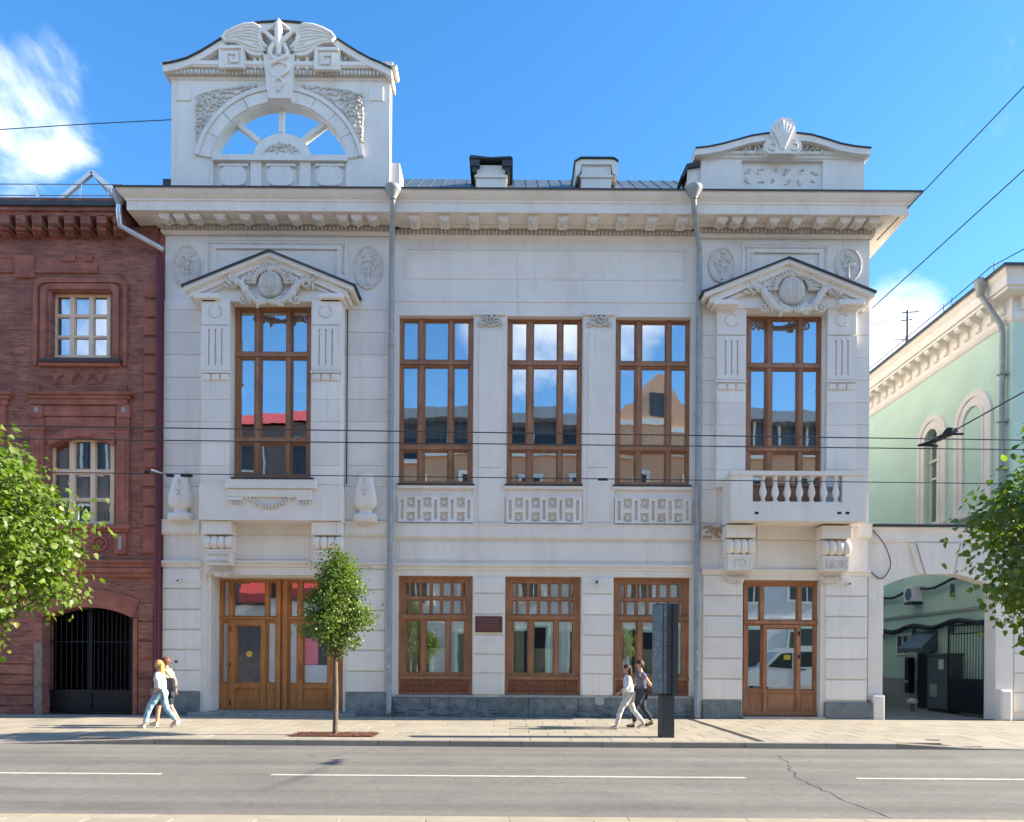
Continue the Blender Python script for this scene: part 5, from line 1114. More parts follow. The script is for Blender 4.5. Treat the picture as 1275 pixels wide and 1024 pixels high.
# dark red downpipe and bright zinc swan neck
X = PX(198, -.08); dp = bp(MB().tube([(X, -.10, PZ(322, 198)), (X, -.10, .9), (X, -.16, .7)], .10, 12), 'downpipe', REDPIPE)
sn = [(148, 243, -.62), (146, 262, -.6), (148, 281, -.5), (160, 288, -.4), (202, 311, -.1)]; MB().tube([(PX(a, c_), c_, PZ(b_, a, c_)) for a, b_, c_ in sn], .085, 10).build('swan_neck', ZINC_L, dp)
MB().lathe([(.09, -.3), (.2, 0), (.21, .1), (.1, .18)], (PX(147, -.62), -.62, PZ(243, 147, -.62)), 14).build('rainwater_head', ZINC, dp)
# roof skylight frame and railing
sk = thing('roof_skylight', 'pale triangular metal dormer frame with glass on the brick house roof', 'skylight'); y = 1.2
A, B_, C_ = [(PX(a, y), PZ(b_, a, y)) for a, b_ in ((113, 215), (66, 256), (156, 250))]
for p, q in ((A, B_), (A, C_)): MB().tube([(p[0], y, p[1]), (q[0], y, q[1])], .09, 4).build('rafter', ZINC_L, sk); MB().tube([(p[0], y + 2, p[1]), (q[0], y + 2, q[1])], .07, 4).build('rafter', ZINC_L, sk)
MB().tube([(A[0], y, A[1]), (A[0], y + 2, A[1])], .06, 4).build('ridge_bar', ZINC_L, sk)
for t_ in (.35, .75): MB().tube([(B_[0] + (C_[0] - B_[0]) * t_, y, B_[1] - .2), (B_[0] + (C_[0] - B_[0]) * t_, y, B_[1] + .55)], .03, 6).build('upright', ZINC_L, sk)
MB().add([(A[0], y + .05, A[1]), (C_[0], y + .05, C_[1]), (C_[0], y + 2, C_[1]), (A[0], y + 2, A[1])], [(0, 1, 2, 3)]).build('pane', GLASS, sk)
rl = thing('roof_railing', 'thin two bar metal railing along the brick house roof edge', 'railing'); y = .2
for py in (230, 244): MB().tube([(-22, y, PZ(py, 0, y)), (PX(150, y), y, PZ(py, 150, y))], .016, 6).build('rail', ZINC, rl)
for px in (-60, 44, 100, 146): X = PX(px, y); MB().tube([(X - .06, y, PZ(255, px, y)), (X, y, PZ(229, px, y))], .02, 6).build('post', ZINC_L, rl)
X = PX(45, y); MB().prism([(X - .02, PZ(228, 45, y)), (X + .16, PZ(252, 45, y)), (X + .02, PZ(252, 45, y))], y - .1, y - .06).build('bracket', ZINC_L, rl)
# ================================================================== GREEN HOUSE (side wall runs back from the street)
GX, GYF = 15.9, .5
gh = thing('green_house', 'pale green plastered house with cream arched windows and bracketed cornice', 'building', (GX, GYF, 0), rz=R_(-90)); gh.scale.z = 1.015
# local x = -(world y - GYF), local -y = world -x
def gp(mb, name, mat=GREENP, **k): return mb.build(name, mat, gh, **k)
wins = [(-5.35, -3.45, 6.85, 10.95), (-2.95, -.90, 6.85, 10.95)]
oh = []
for i, (a, b_, z0, z1) in enumerate(wins):
    w = .52; oh.append((a + w, b_ - w, z0 + .1, z1 - w))
gp(MB().grid((-16, 0, 0, 12.75), [oh[0]], 0, .5), 'wall')
gp(MB().box(-.5, 0, .5, 9, 0, 12.75), 'front_wall'); gp(MB().box(-16, -15.5, .5, 9, 0, 12.75), 'back_wall'); gp(MB().box(-16, 0, 8.5, 9, 0, 12.75), 'far_wall'); gp(MB().box(-15.5, -.5, .5, 8.5, 12.5, 12.7), 'ceiling', ROOM)
for i, (a, b_, z0, z1) in enumerate(wins):
    c = (a + b_) / 2; Ro = (b_ - a) / 2
    def archpath(R): return [(c - R, z0)] + [(c - R * math.cos(math.pi * k / 18), z1 - Ro + R * math.sin(math.pi * k / 18)) for k in range(19)] + [(c + R, z0)]
    for (r0, r1, d) in ((Ro - .20, Ro, .10), (Ro - .40, Ro - .20, .06), (Ro - .50, Ro - .40, .09)): gp(MB().strip(archpath(r0), archpath(r1), -d, .004), 'window_surround', TRIM)
    ri = Ro - .5
    if i == 0:
        pts = [(c - ri * math.cos(math.pi * k / 16), z1 - Ro + ri * math.sin(math.pi * k / 16)) for k in range(17)]; zt = oh[0][3] + .03
        gp(MB().prism(pts[:9] + [(c, zt), (c - ri - .05, zt), (c - ri - .05, pts[0][1])], .02, .4), 'arch_infill'); gp(MB().prism([(c, zt)] + pts[8:] + [(c + ri + .05, pts[-1][1]), (c + ri + .05, zt)], .02, .4), 'arch_infill')
        X0, X1, Z0, Z1 = oh[0]; lights = []
        zz = [Z0 + .05, Z0 + 1.7, Z0 + 2.35, Z1 + .02]; fh = []
        for q in range(3):
            for (u0, u1) in ((.08, .46), (.54, .92)): fh.append((X0 + (X1 - X0) * u0, X0 + (X1 - X0) * u1, zz[q] + .04, zz[q + 1] - .04))
        wv = gp(MB().grid((X0 - .02, X1 + .02, Z0, Z1 + .05), fh, .16, .24).box(X0, X1, .10, .16, zz[2] - .04, zz[2] + .04), 'window', TRIM)
        for h in fh: MB().box(h[0] - .01, h[1] + .01, .2, .206, h[2] - .01, h[3] + .01).build('pane', GLASS, wv)
    else: gp(MB().prism([(x, z) for x, z in archpath(ri)], -.02, .004), 'blind_window', GREENP)
    gp(MB().box(a - .1, b_ + .1, -.22, .0, z0 - .14, z0 - .002), 'window_sill', TRIM)
cpath = [(-16, 0), (0, 0), (0, 8)]
def mirror_path(p): return p
cp = MB().sweep([(-16.0, 0), (0, 0), (0, 8)], [(0, 12.45), (.06, 12.5), (.10, 12.6), (.10, 12.72), (.06, 12.74), (.06, 13.22), (.50, 13.24), (.50, 13.32), (.58, 13.34), (.58, 13.62), (.68, 13.75), (.72, 13.85), (0, 13.85)]); gp(cp, 'cornice', TRIM)
brk = MB().prism_x([(-.06, 12.80), (-.12, 12.80), (-.16, 12.88), (-.14, 12.98), (-.22, 13.06), (-.38, 13.10), (-.46, 13.16), (-.48, 13.235), (-.06, 13.235)], -.13, .13).mesh('cornice_bracket', TRIM)
for k in range(25): link('cornice_bracket', brk, gh, (-.35 - k * .62, 0, 0))
for k in range(3):
    o = link('cornice_bracket', brk, gh, (0, .35 + k * .62, 0)); o.rotation_euler.z = R_(90)
gp(MB().sweep([(-16.0, 0), (0, 0), (0, 8)], [(-.3, 13.86), (.76, 13.855), (.78, 13.80), (.78, 13.90), (-.3, 14.05)]), 'eave_flashing', DARKM)
gp(MB().add([(-16, -.5, 13.95), (.5, -.5, 13.95), (-2.8, 4, 16.2), (-16, 4, 16.2), (.5, 9, 13.95), (-16, 9, 13.95)], [(0, 1, 2, 3), (1, 4, 2), (3, 2, 4, 5)]), 'roof', ROOFM)
dpg = gp(MB().tube([(-.35, -.80, 13.9), (-.35, -.80, 13.45), (-.26, -.22, 12.5), (-.24, -.16, 12.2), (-.24, -.16, .4)], .085, 12), 'downpipe', ZINC)
MB().lathe([(.09, -.3), (.13, -.25), (.15, 0), (.2, .05), (.2, .22), (.12, .28)], (-.35, -.80, 13.7), 14).build('rainwater_head', ZINC, dpg)
for z in (10.9, 9.4, 7.9, 6.4): MB().box(-.36, -.12, -.28, 0, z - .025, z + .025).build('pipe_clip', ZINC, dpg)
gp(MB().box(-16, -.02, -.06, .004, 0, 1.15), 'base_course', GREYBASE); gp(MB().box(-16, -.02, -.05, .004, 3.55, 3.65), 'dado_moulding', GREYBASE)
for k in range(7): gp(MB().box(.0, .07, .0, .7, .3 + k * .62, .3 + k * .62 + .58), 'quoin', TRIM)
# street railing / wires on green roof
rg = thing('roof_guard_rail', 'thin curved guard rail along the green house roof', 'railing', (GX, GYF, 0), rz=R_(-90))
MB().tube([(-15, -.2, 14.75), (-8, -.2, 14.72), (-3, -.2, 14.75), (-.8, -.2, 14.8), (.4, .3, 14.85), (.4, 6, 14.85)], .018, 6).build('rail', WIREM, rg)
for k in (-9, -6, -3.4, -2.9, -.6): MB().tube([(k, -.2, 14.0), (k, -.2, 14.85)], .018, 6).build('post', WIREM, rg)
an = thing('roof_aerial', 'small dark aerial mast behind the green roof ridge', 'aerial'); y = 9.5; X = PX(1129, y)
MB().tube([(X, y, 13.0), (X, y, PZ(387, 1129, y))], .05, 6).build('mast', BLACK, an)
for (dz, a, b_) in ((.1, -.25, .5), (.45, -.3, .2), (1.3, -.6, .9)): MB().tube([(X + a, y, PZ(387, 1129, y) - dz), (X + b_, y, PZ(387, 1129, y) - dz + .06)], .022, 5).build('element', BLACK, an)
# things along the wall in the passage (own objects)
def wallthing(name, lab, cat): return thing(name, lab, cat, (GX, GYF, 0), rz=R_(-90))
w_ = wallthing('utility_cabinet', 'tall dark blue grey electrical cabinet against the passage wall', 'cabinet'); MB().cbox(-3.95, -2.45, -.42, -.002, .12, 2.05, .02).build('body', GREYBOX, w_); MB().box(-4.0, -2.4, -.46, -.002, 2.05, 2.12).build('top', GREYBOX, w_); MB().box(-3.2, -2.9, -.432, -.419, 1.55, 1.9).build('notice', WHITEP, w_); MB().box(-3.75, -3.3, -.432, -.419, .55, 1.0).build('label_plate', GREYBASE, w_); MB().box(-3.9, -2.5, -.38, -.01, 0, .12).build('base', DARKM, w_)
w_ = wallthing('door_canopy', 'dark sheet metal hood over the passage doorway', 'canopy'); MB().add([(-5.4, 0, 3.0), (-4.0, 0, 3.0), (-3.85, -.7, 2.35), (-5.55, -.7, 2.35), (-5.55, -.7, 2.2), (-3.85, -.7, 2.2), (-5.4, 0, 2.2), (-4.0, 0, 2.2)], [(0, 1, 2, 3), (3, 2, 5, 4), (0, 3, 4, 6), (1, 7, 5, 2), (6, 4, 5, 7)]).build('hood', GREYBOX, w_); MB().box(-5.2, -4.2, -.09, -.002, .05, 2.15).build('door', BLUEBLK, w_)
w_ = wallthing('air_conditioner', 'pale boxy air conditioner hung high on the passage wall', 'air conditioner'); MB().cbox(-5.7, -4.95, -.40, -.02, 4.15, 4.75, .03).build('case', WHITEP, w_); MB().lathe([(.22, 0), (.24, .012)], (-5.32, -.415, 4.45), 20, 'y').build('fan_grille', GREYBOX, w_); MB().box(-5.6, -5.0, -.42, -.01, 4.06, 4.12).build('bracket', BLACK, w_)
w_ = wallthing('wall_hatch', 'small dark two pane hatch window in the passage wall', 'window'); MB().grid((-6.9, -5.9, 2.1, 2.95), [(-6.82, -6.43, 2.18, 2.87), (-6.37, -5.98, 2.18, 2.87)], -.05, .0).build('frame', TRIM, w_); MB().box(-6.86, -5.94, -.02, -.004, 2.14, 2.91).build('pane', OPP_DK, w_)
w_ = wallthing('meter_box', 'dark metal meter box low on the passage wall', 'box'); MB().cbox(-5.75, -5.45, -.3, -.07, .6, 2.0, .02).build('case', BLUEBLK, w_); MB().box(-5.72, -5.48, -.315, -.3, 1.0, 1.1).build('slot', GREYBASE, w_)
for (z0, lab, r_) in ((4.35, 'thick black cable sagging along the upper passage wall', .05), (3.05, 'bundle of dark pipes along the middle of the passage wall', .09)):
    w_ = wallthing('wall_cable', lab, 'cable'); pts = [(-12 + k * .5, -.12, z0 + .09 * math.sin(k * 1.1) + .02 * k * (1 if z0 > 4 else .4)) for k in range(23)]; MB().tube(pts, r_, 7).build('cable', CABLE, w_)
    for k in (3, 8, 13, 18): MB().box(pts[k][0] - .03, pts[k][0] + .03, -.14, -.0, z0 - .2, z0 + .25).build('clip', GREYBOX, w_)
# ---------------------------------------------------------------- gate wall with arch
gw = thing('gate_wall', 'white plastered gateway wall with flat arch and keystone beside the green house', 'gateway')
def wp(mb, name, mat=STUCCO, **k): return mb.build(name, mat, gw, **k)
GY = .20; oX0, oX1 = PX(1101, GY), PX(1240, GY); wX0, wX1 = XR + .003, GX + .75; zt = PZ(656, 1170, GY); zp = PZ(714, 1166, GY); sag = .42
cA = (oX0 + oX1) / 2; a = (oX1 - oX0) / 2; Rr = (a * a + sag * sag) / (2 * sag); th = math.asin(a / Rr)
ap_ = [(cA + Rr * math.sin(-th + 2 * th * k / 20), zp - Rr + Rr * math.cos(-th + 2 * th * k / 20)) for k in range(21)]
wp(MB().prism([(wX0, 0), (oX0, 0)] + ap_ + [(oX1, 0), (wX1, 0), (wX1, zt - .06), (wX0, zt - .06)], GY, GY + .5), 'wall')
wp(MB().sweep([(wX0, GY), (wX1, GY)], [(-.55, zt - .5), (.04, zt - .5), (.06, zt - .44), (.06, zt - .18), (.14, zt - .10), (.14, zt - .04), (-.6, zt - .03)]), 'coping'); wp(MB().box(wX0 - .02, wX1, GY - .20, GY + .6, zt - .028, zt + .04), 'coping_flashing', DARKM)
wp(MB().pp([(1143, 676), (1196, 677), (1188, 715), (1155, 715)], GY - .10, GY + .1), 'keystone')
for s, pl in ((0, [(1134, 677), (1141, 677), (1152, 714), (1145, 713.5)]), (1, [(1198, 677), (1205, 678), (1197, 715), (1190, 715)])): wp(MB().pp(pl, GY - .06, GY + .1), 'voussoir')
wp(MB().box(oX1 - .0, oX1 + .55, GY - .06, GY - .002, 0, zt - .55), 'pier'); wp(MB().cbox(oX1 + .02, oX1 + .36, GY - .35, GY - .062, -.02, .95, .06), 'guard_stone')
for k in range(8): wp(MB().cbox(oX1 + .60, wX1 + .02, GY - .05, GY - .001, .25 + k * .62, .25 + k * .62 + .59, .015), 'stone_block', STUCCO2)
for s in range(1):
    gt = thing('iron_gate', 'black iron gate leaf standing open in the white gateway', 'gate', (15.25, .75, 0), rz=R_(-90)); m = MB().grid((-2.0, 0, .1, 3.1), [(-1.94, -.06, 1.25, 3.02), (-1.94, -.06, .16, 1.19)], -.02, .02); m.build('gate_frame', BLACK, gt); MB().box(-1.94, -.06, -.008, .008, .16, 1.19).build('kick_plate', BLUEBLK, gt)
    for k in range(12): MB().tube([(-1.85 + k * .155, 0, 1.2), (-1.85 + k * .155, 0, 3.05)], .012, 6).build('bar', BLACK, gt)
    MB().box(-1.94, -.06, -.012, .012, 2.75, 2.79).build('rail', BLACK, gt)
MB().box(PX(1083), GX, .45, 12, -.2, .0).build('passage_floor', M('passage_concrete', (.24, .225, .20), .9, .15, 1.5, .12, .2, 50, stain=(.15, .14, .13)), kind='structure')
cb_ = thing('courtyard_wall', 'shaded grey green yard wall closing the back of the passage', 'wall'); MB().box(XR, GX + 2, 12.5, 12.9, 0, 5).build('wall', GREENP, cb_); MB().box(XR, GX + 2, 12.4, 13, 5, 5.12).build('coping', GREYBASE, cb_)
wb = thing('white_bollard', 'small white capped bollard on the passage floor', 'bollard', (14.7, 4.0, 0)); MB().lathe([(.06, 0), (.06, .3), (.05, .32)], (0, 0, 0), 12).build('post', GREYBOX, wb); MB().lathe([(.16, .3), (.18, .34), (.16, .44), (.06, .48)], (0, 0, 0), 14).build('cap', WHITEP, wb)
def smooth(pts, n=5):
    P = [Vector(p) for p in pts]; o = []
    for i in range(len(P) - 1):
        p0, p1, p2, p3 = P[max(0, i - 1)], P[i], P[i + 1], P[min(len(P) - 1, i + 2)]
        for k in range(n): t = k / n; o.append(.5 * ((2 * p1) + (p2 - p0) * t + (2 * p0 - 5 * p1 + 4 * p2 - p3) * t * t + (3 * p1 - p0 - 3 * p2 + p3) * t ** 3))
    return o + [P[-1]]
lc = MB().tube(smooth([(PX(1085, .1), .10, PZ(657, 1085)), (PX(1100, .1), .05, PZ(676, 1100)), (PX(1109, .1), .05, PZ(700, 1109)), (PX(1104, .1), .08, PZ(716, 1104)), (PX(1096, .1), .08, PZ(720, 1096)), (PX(1086, .1), .1, PZ(712, 1086))]), .02, 6).build('loose_cable', M('grey_cable', (.12, .12, .12), .6), label='loose grey cable looping on the wall left of the gateway arch', cat='cable')
# ================================================================== STREET THINGS
st = thing('information_stele', 'dark grey two tier street stele with scuffed side at the kerb', 'stele', (PX(831, -6.0), -6.0, 0))
s_ = 17.0 / F; zt = PZ(752, 831, -6); zm = PZ(864, 831, -6)
def plan(pts, z0, z1, name, mat, ch=0): n = len(pts); MB().add([(x, y, z0) for x, y in pts] + [(x, y, z1) for x, y in pts], [tuple(range(n - 1, -1, -1)), tuple(range(n, 2 * n))] + [(i, (i + 1) % n, (i + 1) % n + n, i + n) for i in range(n)]).build(name, mat, st)
plan([(-.08, -.16), (.25, -.15), (.29, .10), (.22, .30), (-.20, .30), (-.29, .12)], zm, zt, 'head', STEEL)
plan([(-.292, .105), (-.105, -.146), (-.098, -.141), (-.285, .11)], zm + .02, zt - .03, 'scuffed_side', STEEL_L)
plan([(-.08, -.166), (-.02, -.170), (-.02, -.162), (-.08, -.158)], zm, zt, 'edge_trim', STEEL_L); plan([(.10, -.17), (.12, -.17), (.12, -.155), (.10, -.157)], zm, zt, 'groove', BLACK)
plan([(-.10, -.13), (.18, -.12), (.20, .1), (.15, .24), (-.12, .24), (-.16, .08)], .0, zm - .03, 'foot', STEEL); plan([(-.07, -.10), (.15, -.09), (.17, .1), (.12, .2), (-.09, .2), (-.12, .08)], zm - .03, zm, 'neck', BLACK)
for dz, h in ((.9, .03), (.84, .025)): 
    m = MB(); x = -.0
    while x < .08: m.box(x, x + .014, -.176, -.168, zt - dz - h, zt - dz); x += .02
    m.build('red_lettering', M('red_lettering', (.22, .07, .06), .5), st)
# overhead wires
def wire(name, lab, pts, r, cat='wire', group=None):
    P = [Vector(p) for p in pts]; Q = []
    for p, q in zip(P, P[1:]):
        for k in range(8): Q.append(p.lerp(q, k / 8))
    Q.append(P[-1]); return MB().tube(Q, r, 6).build(name, WIREM, label=lab, cat=cat, group=group)
def WP(x, y, yy): return (PX(x, yy), yy, PZ(y, x, yy))
for (ya, yb2, yy, lab) in ((533, 545.5, -9.5, 'upper of the close pair of overhead trolley wires crossing the facade'), (548.5, 558, -8.7, 'lower of the close pair of overhead trolley wires crossing the facade'), (590, 600.5, -6.4, 'lowest single overhead wire crossing the facade at balcony rail height')):
    sl_ = (yb2 - ya) / 880; wire('trolley_wire', lab, [WP(-500, ya - sl_ * 703, yy), WP(203, ya, yy), WP(1083, yb2, yy), WP(1800, yb2 + sl_ * 717, yy)], .011)
wire('span_wire', 'diagonal cable from the right cornice corner rising over the gateway', [(PX(1090, -.1), -.1, PZ(302, 1090)), WP(1275, 105, -3.0), WP(1420, -50, -5)], .016)
wire('span_wire', 'diagonal cable from beside the right pediment rising over the green house', [(PX(1084, -.05), -.1, PZ(386, 1084)), WP(1275, 210, -3.0), WP(1420, 77, -5)], .016)
wire('span_wire', 'thin cable from the winged attic to the left over the brick house', [(TX0, .3, PZ(149, 211, .3)), WP(100, 155, 0), WP(-120, 169, 0)], .014)
wire('service_wire', 'thin sagging cable from the white house corner towards the aerial', [WP(1085, 404, .2), WP(1105, 398, 5), WP(1129, 393, 9.5)], .018)
sw_ = thing('wire_switch', 'black angled wire crossing fitting hung on the trolley wires before the green house', 'wire fitting')
m = MB().tube([WP(1154, 553, -8.7), WP(1172, 545, -9.0), WP(1190, 536, -9.4)], [.03, .055, .05], 8); m.build('arm', BLACK, sw_); MB().tube([WP(1176, 542, -9.1), WP(1182, 538, -9.3), WP(1188, 536.5, -9.4)], [.05, .09, .05], 8).build('insulator', BLACK, sw_)
MB().tube([WP(1143, 555, -8.7), WP(1154, 553, -8.7), WP(1168, 555.5, -8.7)], [.02, .045, .02], 8).build('runner', BLACK, sw_); MB().tube([WP(1178, 541, -9.4), WP(1200, 540.5, -9.5)], .022, 6).build('clamp', BLACK, sw_)
wire('span_wire', 'taut cable from the wire fitting up towards the street right of the green house', [WP(1188, 536.5, -9.4), WP(1275, 488, -10.5), WP(1420, 400, -12)], .012)
ic = thing('wire_insulator', 'pale and black insulator pair on the lowest wire before the brick corner', 'insulator'); MB().tube([WP(181, 588.5, -6.4), WP(187, 588, -6.4)], .045, 8).build('end_clamp', BLACK, ic); MB().tube([WP(189, 585.5, -6.4), WP(203, 590, -6.4)], [.03, .012], 8).build('tie', ZINC_L, ic)
for a, b_ in ((208, 217), (226, 240)): MB().tube([WP(a, 592, -6.4), WP(b_, 592.5, -6.4)], .038, 8).build('insulator_body', BLACK, ic)
MB().tube([WP(745, 597, -6.4), WP(757, 597.2, -6.4)], .03, 8).build('wire_clamp', BLACK, label='small dark clamp on the lowest wire between the second and third upper windows', cat='clamp')
# ================================================================== TREES
LV = [(0, 0, 0), (.36, .18, .10), (.44, .55, .12), (0, 1.12, -.08), (-.44, .55, .12), (-.36, .18, .10), (0, .5, 0)]
def make_tree(name, label, base, crown_z, rad, trunk_r, nclump, per, leaf, clr, seed, mat, fork, group=None, egg=.35):
    r = random.Random(seed); t = thing(name, label, 'tree', base, group)
    top = crown_z + rad[2] * .75
    pts = [(0, 0, -.02), (.01, .01, fork * .5), (-.01, .0, fork)] + [(r.uniform(-.06, .06), r.uniform(-.06, .06), fork + (top - fork) * k / 4) for k in range(1, 5)]
    MB().tube(pts, [trunk_r * 1.2, trunk_r, trunk_r * .92, trunk_r * .75, trunk_r * .5, trunk_r * .3, trunk_r * .12], 10).build('trunk', BARK, t)
    cl = []; tries = 0
    while len(cl) < nclump and tries < 20000:
        tries += 1; v = Vector((r.gauss(0, 1), r.gauss(0, 1), r.gauss(0, 1))).normalized() * (r.random() ** .42)
        tt = (v.z + 1) / 2; f = 1 - egg * tt - .12 * (1 - tt) ** 2
        wob = 1 + .20 * mnoise.noise(Vector((v.x * 1.8 + seed, v.y * 1.8, v.z * 1.8)))
        p = Vector((v.x * rad[0] * f * wob, v.y * rad[1] * f * wob, crown_z + v.z * rad[2] * wob))
        if all((p - q).length > clr * .55 for q in cl): cl.append(p)
    br = MB()
    for i, p in enumerate(cl):
        h = max(fork * .96, min(top - .1, p.z - (.35 + .5 * math.hypot(p.x, p.y)) )); s = Vector((0, 0, h)); m_ = s.lerp(p, .5) + Vector((0, 0, -.06 + r.uniform(-.05, .05)))
        br.tube([s, m_, p], [trunk_r * .30, trunk_r * .17, .004], 5)
    br.build('limbs', BARK, t, kind='stuff')
    V = []; Fc = []
    for p in cl:
        k_ = int(per * r.uniform(.6, 1.35)); out = Vector((p.x, p.y, (p.z - crown_z))).normalized()
        for q in range(k_):
            c_ = p + Vector((r.gauss(0, 1), r.gauss(0, 1), r.gauss(0, .8))) * clr * .5
            nrm = (out * .55 + Vector((r.gauss(0, .55), r.gauss(0, .55), r.gauss(.55, .45)))).normalized()
            d = Vector((r.gauss(0, 1), r.gauss(0, 1), r.gauss(-.5, .6))); d = (d - nrm * d.dot(nrm)).normalized(); sd = d.cross(nrm); s = leaf * r.uniform(.65, 1.2); o = len(V)
            for (a, b_, h) in LV: V.append(tuple(c_ + sd * (a * s) + d * (b_ * s) + nrm * (h * s)))
            Fc += [(o, o + 1, o + 2, o + 6), (o + 6, o + 2, o + 3), (o, o + 6, o + 4, o + 5), (o + 6, o + 3, o + 4)]
    m = MB(); m.v = V; m.f = Fc; m.s = [True] * len(Fc); m.build('crown', mat, t, kind='stuff')
    return t
make_tree('street_tree', 'small round crowned linden on a thin trunk in a mulched pit before the oak entrance', (PX(420, -5.9), -5.9, 0), 3.08, (.94, .90, 1.16), .055, 125, 110, .058, .23, 4, LEAF3, 1.85, egg=.50)
make_tree('street_tree', 'large leafy linden overlapping the brick house', (-5.20, -16.7, 0), 2.80, (1.82, 1.4, 1.16), .09, 280, 125, .055, .25, 11, LEAF, 1.6, egg=.45)
make_tree('street_tree', 'dark leafed linden branch overlapping the gateway and green house', (5.42, -16.7, 0), 2.78, (1.55, 1.3, 1.12), .09, 180, 80, .068, .25, 23, LEAF3, 1.55, egg=.2)
pit = thing('tree_pit', 'square bed of reddish bark mulch around the small tree', 'tree pit', (PX(420, -5.9), -5.9, 0))
MB().box(-.92, .92, -.50, .50, -.02, .012).build('soil', MULCH, pit); m = MB(); r2 = random.Random(12)
for q in range(2600):
    x, y = r2.uniform(-.92, .92), r2.uniform(-.5, .5)
    if r2.random() < .2: x *= 1.1
    a = r2.uniform(0, 3.14); l, w = r2.uniform(.015, .05), r2.uniform(.006, .016); ca, sa = math.cos(a), math.sin(a); z = .012 + r2.uniform(0, .02); tl = r2.uniform(-.012, .012)
    m.add([(x - ca * l - sa * w, y - sa * l + ca * w, z), (x + ca * l - sa * w, y + sa * l + ca * w, z + tl), (x + ca * l + sa * w, y + sa * l - ca * w, z + tl), (x - ca * l + sa * w, y - sa * l - ca * w, z)], [(0, 1, 2, 3)])
m.build('bark_chips', MULCH, pit, kind='stuff')
# ================================================================== PEOPLE
FOLD = bpy.data.textures.new('cloth_folds', 'CLOUDS'); FOLD.noise_scale = .11; FOLD.noise_depth = 2
def skin(name, verts, edges, mat, parent, root=0, sub=2, fold=0):
    """verts: {key:(x,y,z,rx[,ry])}"""
    keys = list(verts); ix = {k: i for i, k in enumerate(keys)}
    me = bpy.data.meshes.new(name); me.from_pydata([verts[k][:3] for k in keys], [(ix[a], ix[b_]) for a, b_ in edges], []); me.update(); me.materials.append(mat)
    o = link(name, me, parent); sm = o.modifiers.new('skin', 'SKIN'); sm.use_smooth_shade = True; sm.branch_smoothing = .4
    if not me.skin_vertices: me.attributes.new('x', 'FLOAT', 'POINT')
    if not me.skin_vertices:
        import bmesh
        b = bmesh.new(); b.from_mesh(me); b.verts.layers.skin.verify(); b.to_mesh(me); b.free()
    sv = me.skin_vertices[0].data
    for k in keys:
        q = verts[k]; sv[ix[k]].radius = (q[3], q[4] if len(q) > 4 else q[3]); sv[ix[k]].use_root = (k == keys[root])
    ss = o.modifiers.new('sub', 'SUBSURF'); ss.levels = sub; ss.render_levels = sub
    if fold:
        dm = o.modifiers.new('folds', 'DISPLACE'); dm.texture = FOLD; dm.strength = fold; dm.mid_level = .5; dm.texture_coords = 'LOCAL'
    return o
